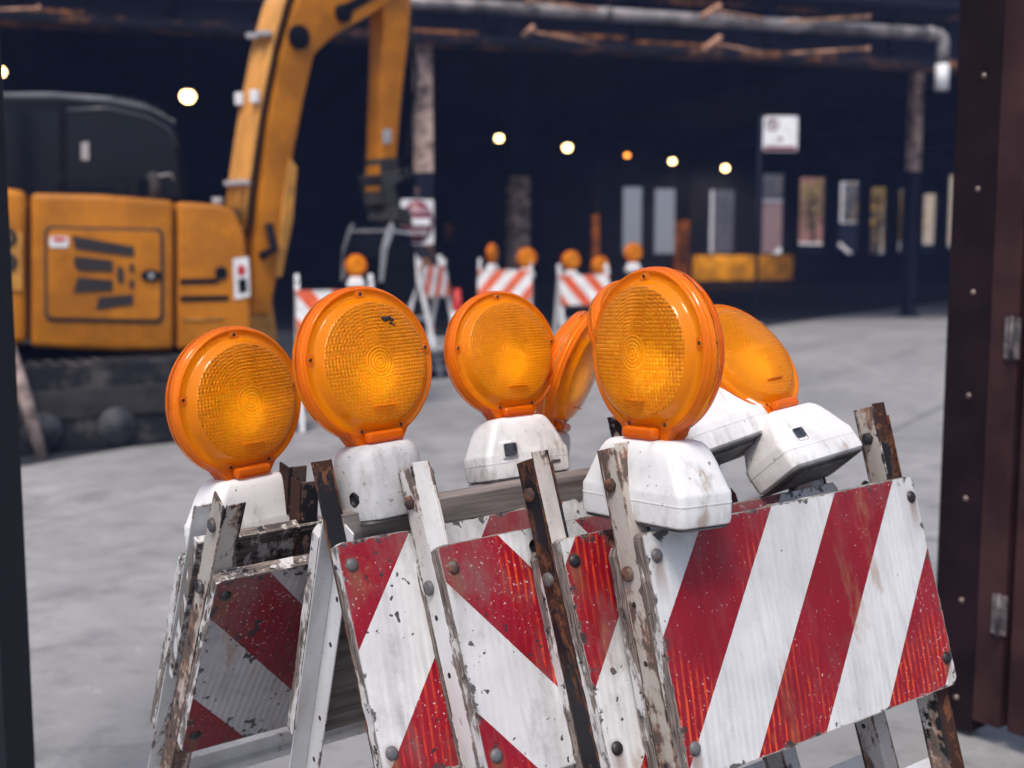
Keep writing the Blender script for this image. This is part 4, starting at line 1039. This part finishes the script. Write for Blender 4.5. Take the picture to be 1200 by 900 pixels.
building('brown brick building beside the roller shutters, beyond the underpass', 870, 926, 8, 'brick_brown', .4, (), ((888, 920, 3.4, 4.9),))
building('red brick building beyond the underpass, behind a small tree', 928, 976, 10, 'brick_red', .8, (), ((940, 958, 5.4, 7),))
building('dark glazed building beyond the underpass', 978, 1012, 9, 'viaduct', .2, (), ((982, 1006, 2.4, 4.4),))
building('tan brick building at the right end beyond the underpass', 1040, 1180, 9, 'brick_tan', 2, (), ((1050, 1064, 3, 5),))
building('wide tan building filling the view behind the yellow leaved tree', 1006, 1046, 8, 'brick_tan', 6)
def leaf_mat(name, c1, c2):
    m, nt = new_mat(name); g = NT(nt)
    c = g.mix(g.ramp(g.noise(g.coord(), 1.3, 3), .35, .65), c1, c2)
    g.out(g.pbr(c, .6)); return m
M['leaf_y'] = leaf_mat('yellow leaves', (.52, .28, .03), (.28, .2, .03)); M['leaf_g'] = leaf_mat('olive leaves', (.16, .15, .04), (.32, .22, .05))
M['bark'] = plain('bark', (.06, .045, .035), .9, 0, .4, 4)
def tree(label, px, d, h, mat, seed):
    P = at(px, 285, d); q = random.Random(seed)
    t = thing('street_tree', label, 'tree', Matrix.Translation((P.x, P.y, 0)), 'trees on the far street')
    b = MB(); b.tube([(0, 0, 0), (.04, 0, h * .4), (.0, .05, h * .75)], [.13, .09, .04], 8)
    for k in range(6):
        a = q.uniform(0, 6.28); b.tube([(.02, 0, h * (.3 + .06 * k)), (.6 * math.cos(a), .6 * math.sin(a), h * (.45 + .08 * k))], [.05, .02], 6)
    b.build('trunk', M['bark'], t)
    b = MB(); bm = b.bm
    for k in range(800):
        c = Vector((q.gauss(0, .5), q.gauss(0, .5), h * (.66 + q.gauss(0, .15)))); s = q.uniform(.06, .13)
        e = Euler((q.uniform(0, 6), q.uniform(0, 6), q.uniform(0, 6))).to_matrix()
        bm.faces.new([bm.verts.new(c + e @ Vector(p)) for p in ((-s, 0, 0), (0, s * .6, 0), (s, 0, 0), (0, -s * .6, 0))])
    b.build('crown', M[mat], t)
tree('small olive leaved tree in front of the red brick building', 952, 55, 5.2, 'leaf_g', 3)
tree('yellow leaved autumn tree seen through a right hand opening', 1028, 54, 5.4, 'leaf_y', 4)
tree('slim yellow tree beside the tan building beyond the underpass', 1054, 55, 4.6, 'leaf_y', 5)
def car(label, px, d, mat):
    P = at(px, 285, d); t = thing('parked_car', label, 'car', Matrix.Translation((P.x, P.y, 0)), 'cars parked on the far street')
    b = MB(); b.prism([(-2.1, -.8, .3), (2.1, -.8, .3), (2.1, -.8, .8), (1.3, -.8, .95), (.7, -.8, 1.45), (-1.2, -.8, 1.48), (-1.8, -.8, .98), (-2.1, -.8, .9)], (0, 1.6, 0), .06); b.build('body', M[mat], t)
    b = MB(); b.prism([(.55, -.83, 1.38), (-1.1, -.83, 1.4), (-1.5, -.83, 1.0), (1.0, -.83, 1.0)], (0, 1.66, 0)); b.build('window', M['glass'], t)
    for x in (-1.35, 1.35):
        for y in (-.72, .72):
            b = MB(); b.lathe([(0, -.1), (.2, -.1), (.32, -.09), (.32, .09), (0, .09)], 20, Matrix.Translation((x, y, .325))); b.build('wheel', M['rubber'], t)
car('white car parked beyond the red brick opening', 960, 50, 'white')
car('silver car parked beyond the yellow tree opening', 1085, 51, 'grey')

# ------------------------------------------------------------------ signs
def text(body, size, parent, loc, mat, name='lettering', ext=.002):
    c = bpy.data.curves.new(name, 'FONT'); c.body = body; c.size = size; c.align_x = 'CENTER'; c.align_y = 'CENTER'; c.extrude = ext
    c.materials.append(mat); o = bpy.data.objects.new(name, c); COL.objects.link(o); o.parent = parent
    bpy.context.view_layer.update()
    me = bpy.data.meshes.new_from_object(o.evaluated_get(bpy.context.evaluated_depsgraph_get()))
    bpy.data.objects.remove(o); o = bpy.data.objects.new(name, me); COL.objects.link(o); o.parent = parent
    o.location = loc; o.rotation_euler = (R(90), 0, 0); return o
d = 19.2; gpz = ground(889, 386); sg = at(911, 158, gpz.y / CT if False else 20.4)
ps = thing('parking_sign', 'square white parking sign on a thin pole in front of the dark underpass', 'sign', Matrix.Translation((at(888, 300, 20.4).x, at(888, 300, 20.4).y, 0)))
sz = 40 * 20.4 / F; ox = sg.x - at(888, 300, 20.4).x
b = MB(); b.tube([(0, .05, 0), (0, .05, sg.z + sz * .55)], .032, 10); b.build('pole', M['grey'], ps).data.materials[0] = M['viaduct']
b = MB(); b.prism([(x + ox, 0, z + sg.z) for x, z in [((px_ - 0) * sz / 40, (pz_) * sz / 40) for px_, pz_ in rrect(-20, -20, 20, 20, 3)]], (0, .012, 0)); face = b.build('sign_face', M['white'], ps)
b = MB(); cM = Matrix.Translation((ox - sz * .24, -.006, sg.z + sz * .26)); b.lathe([(.105, .004), (.105, -.001), (.082, -.001), (.082, .004)], 28, cM)
b.box((-.1, -.004, -.008), (.1, .0, .008), 0, cM @ Matrix.Rotation(R(45), 4, 'Y')); b.build('prohibition_ring', M['red'], face)
text('P', .15, face, (ox - sz * .24, -.003, sg.z + sz * .26), M['black'])
b = MB(); b.box((ox - sz * .46, -.004, sg.z - sz * .48), (ox + sz * .46, -.0005, sg.z - sz * .36), .0); b.build('red_band', M['red'], face)
b = MB(); b.box((ox - sz * .07, -.004, sg.z - sz * .20), (ox + sz * .07, -.0005, sg.z - sz * .12), .0); b.build('red_mark', M['red'], face)
b = MB(); b.box((-.09, -.04, .004), (.09, .14, .09), .01); b.build('pole_foot', M['white'], ps)
dn = 17.6; sg = at(489, 260, dn); w = 38 * dn / F; h = 54 * dn / F
ds = thing('do_not_enter_sign', 'red and white do not enter sign by the excavator bucket', 'sign', Matrix.Translation((sg.x, sg.y, 0)) @ Matrix.Rotation(R(8), 4, 'Z'))
b = MB(); b.tube([(0, .06, 0), (0, .06, sg.z + .5)], .035, 10); b.build('pole', M['viaduct_rust'], ds)
b = MB(); b.prism([(x, 0, z + sg.z) for x, z in [(a * w / 38, c_ * w / 38) for a, c_ in rrect(-19, -26, 19, 26, 2)]], (0, .012, 0)); face = b.build('sign_face', M['white'], ds)
b = MB(); b.lathe([(0, -.002), (1.0, -.002), (1.0, .002)], 40, Matrix.Translation((0, -.004, sg.z)) @ Matrix.Diagonal((w * .49, 1, w * .66, 1))); disc = b.build('red_disc', M['red'], face)
b = MB(); b.box((-w * .40, -.012, sg.z - .05), (w * .40, -.0065, sg.z + .05), .002); b.build('white_bar', M['white'], disc)
text('DO NOT', w * .23, disc, (0, -.008, sg.z + w * .34), M['white']); text('ENTER', w * .23, disc, (0, -.008, sg.z - w * .34), M['white'])

LENS_ME[1].materials.append(M['screw'])

# ------------------------------------------------------------------ light
SUN_EL, SUN_AZ = R(62), R(196)      # azimuth clockwise from +Y: behind the camera, to its left
wd = bpy.data.worlds.new('World'); S.world = wd; wd.use_nodes = True
nt = wd.node_tree; nt.nodes.clear(); g = NT(nt)
sky = g.n('ShaderNodeTexSky', sky_type='NISHITA'); sky.sun_disc = False; sky.sun_elevation = SUN_EL; sky.sun_rotation = SUN_AZ
sky.air_density = 1.0; sky.dust_density = 4.0; sky.ozone_density = 1.0
bg = g.n('ShaderNodeBackground'); g.put(bg.inputs[0], sky.outputs[0]); bg.inputs[1].default_value = .118
wo = g.n('ShaderNodeOutputWorld'); nt.links.new(bg.outputs[0], wo.inputs[0])
sl = bpy.data.lights.new('sun', 'SUN'); sl.energy = 1.55; sl.angle = R(16); sl.color = (1, .96, .90)
so = bpy.data.objects.new('sun', sl); COL.objects.link(so)
sd = Vector((math.sin(SUN_AZ) * math.cos(SUN_EL), math.cos(SUN_AZ) * math.cos(SUN_EL), math.sin(SUN_EL)))
so.rotation_euler = (-sd).to_track_quat('-Z', 'Y').to_euler(); so.location = sd * 30

m, nt = new_mat('haze'); g = NT(nt)
pv = g.n('ShaderNodeVolumePrincipled'); pv.inputs['Color'].default_value = (.32, .44, 1.0, 1); pv.inputs['Density'].default_value = .0019  # bluish volume added to lift the distant blacks; the air is clear
mo = g.n('ShaderNodeOutputMaterial'); nt.links.new(pv.outputs[0], mo.inputs['Volume'])
b = MB(); b.box((-60, -30, -1), (60, 75, 12)); hz = b.build('haze', m); tag(hz, kind='stuff')

# ------------------------------------------------------------------ camera and render
cd = bpy.data.cameras.new('camera'); co = bpy.data.objects.new('camera', cd); COL.objects.link(co)
cd.sensor_width = 36; cd.lens = 36 * F / 1200; cd.clip_start = .05; cd.clip_end = 600
co.location = (0, 0, HC); co.rotation_euler = (R(90) - TH, 0, 0)
cd.dof.use_dof = True; cd.dof.focus_distance = 1.82; cd.dof.aperture_fstop = 3.1; cd.dof.aperture_blades = 7
S.camera = co
S.render.resolution_x, S.render.resolution_y = 1024, 768
S.view_settings.view_transform = 'Standard'; S.view_settings.look = 'None'; S.view_settings.exposure = 0.60; S.view_settings.gamma = 1
S.view_settings.use_curve_mapping = False
S.render.engine = 'CYCLES'
S.cycles.use_denoising = True
S.cycles.max_bounces = 10; S.cycles.volume_bounces = 0; S.cycles.transparent_max_bounces = 12
S.cycles.sample_clamp_indirect = 6.0
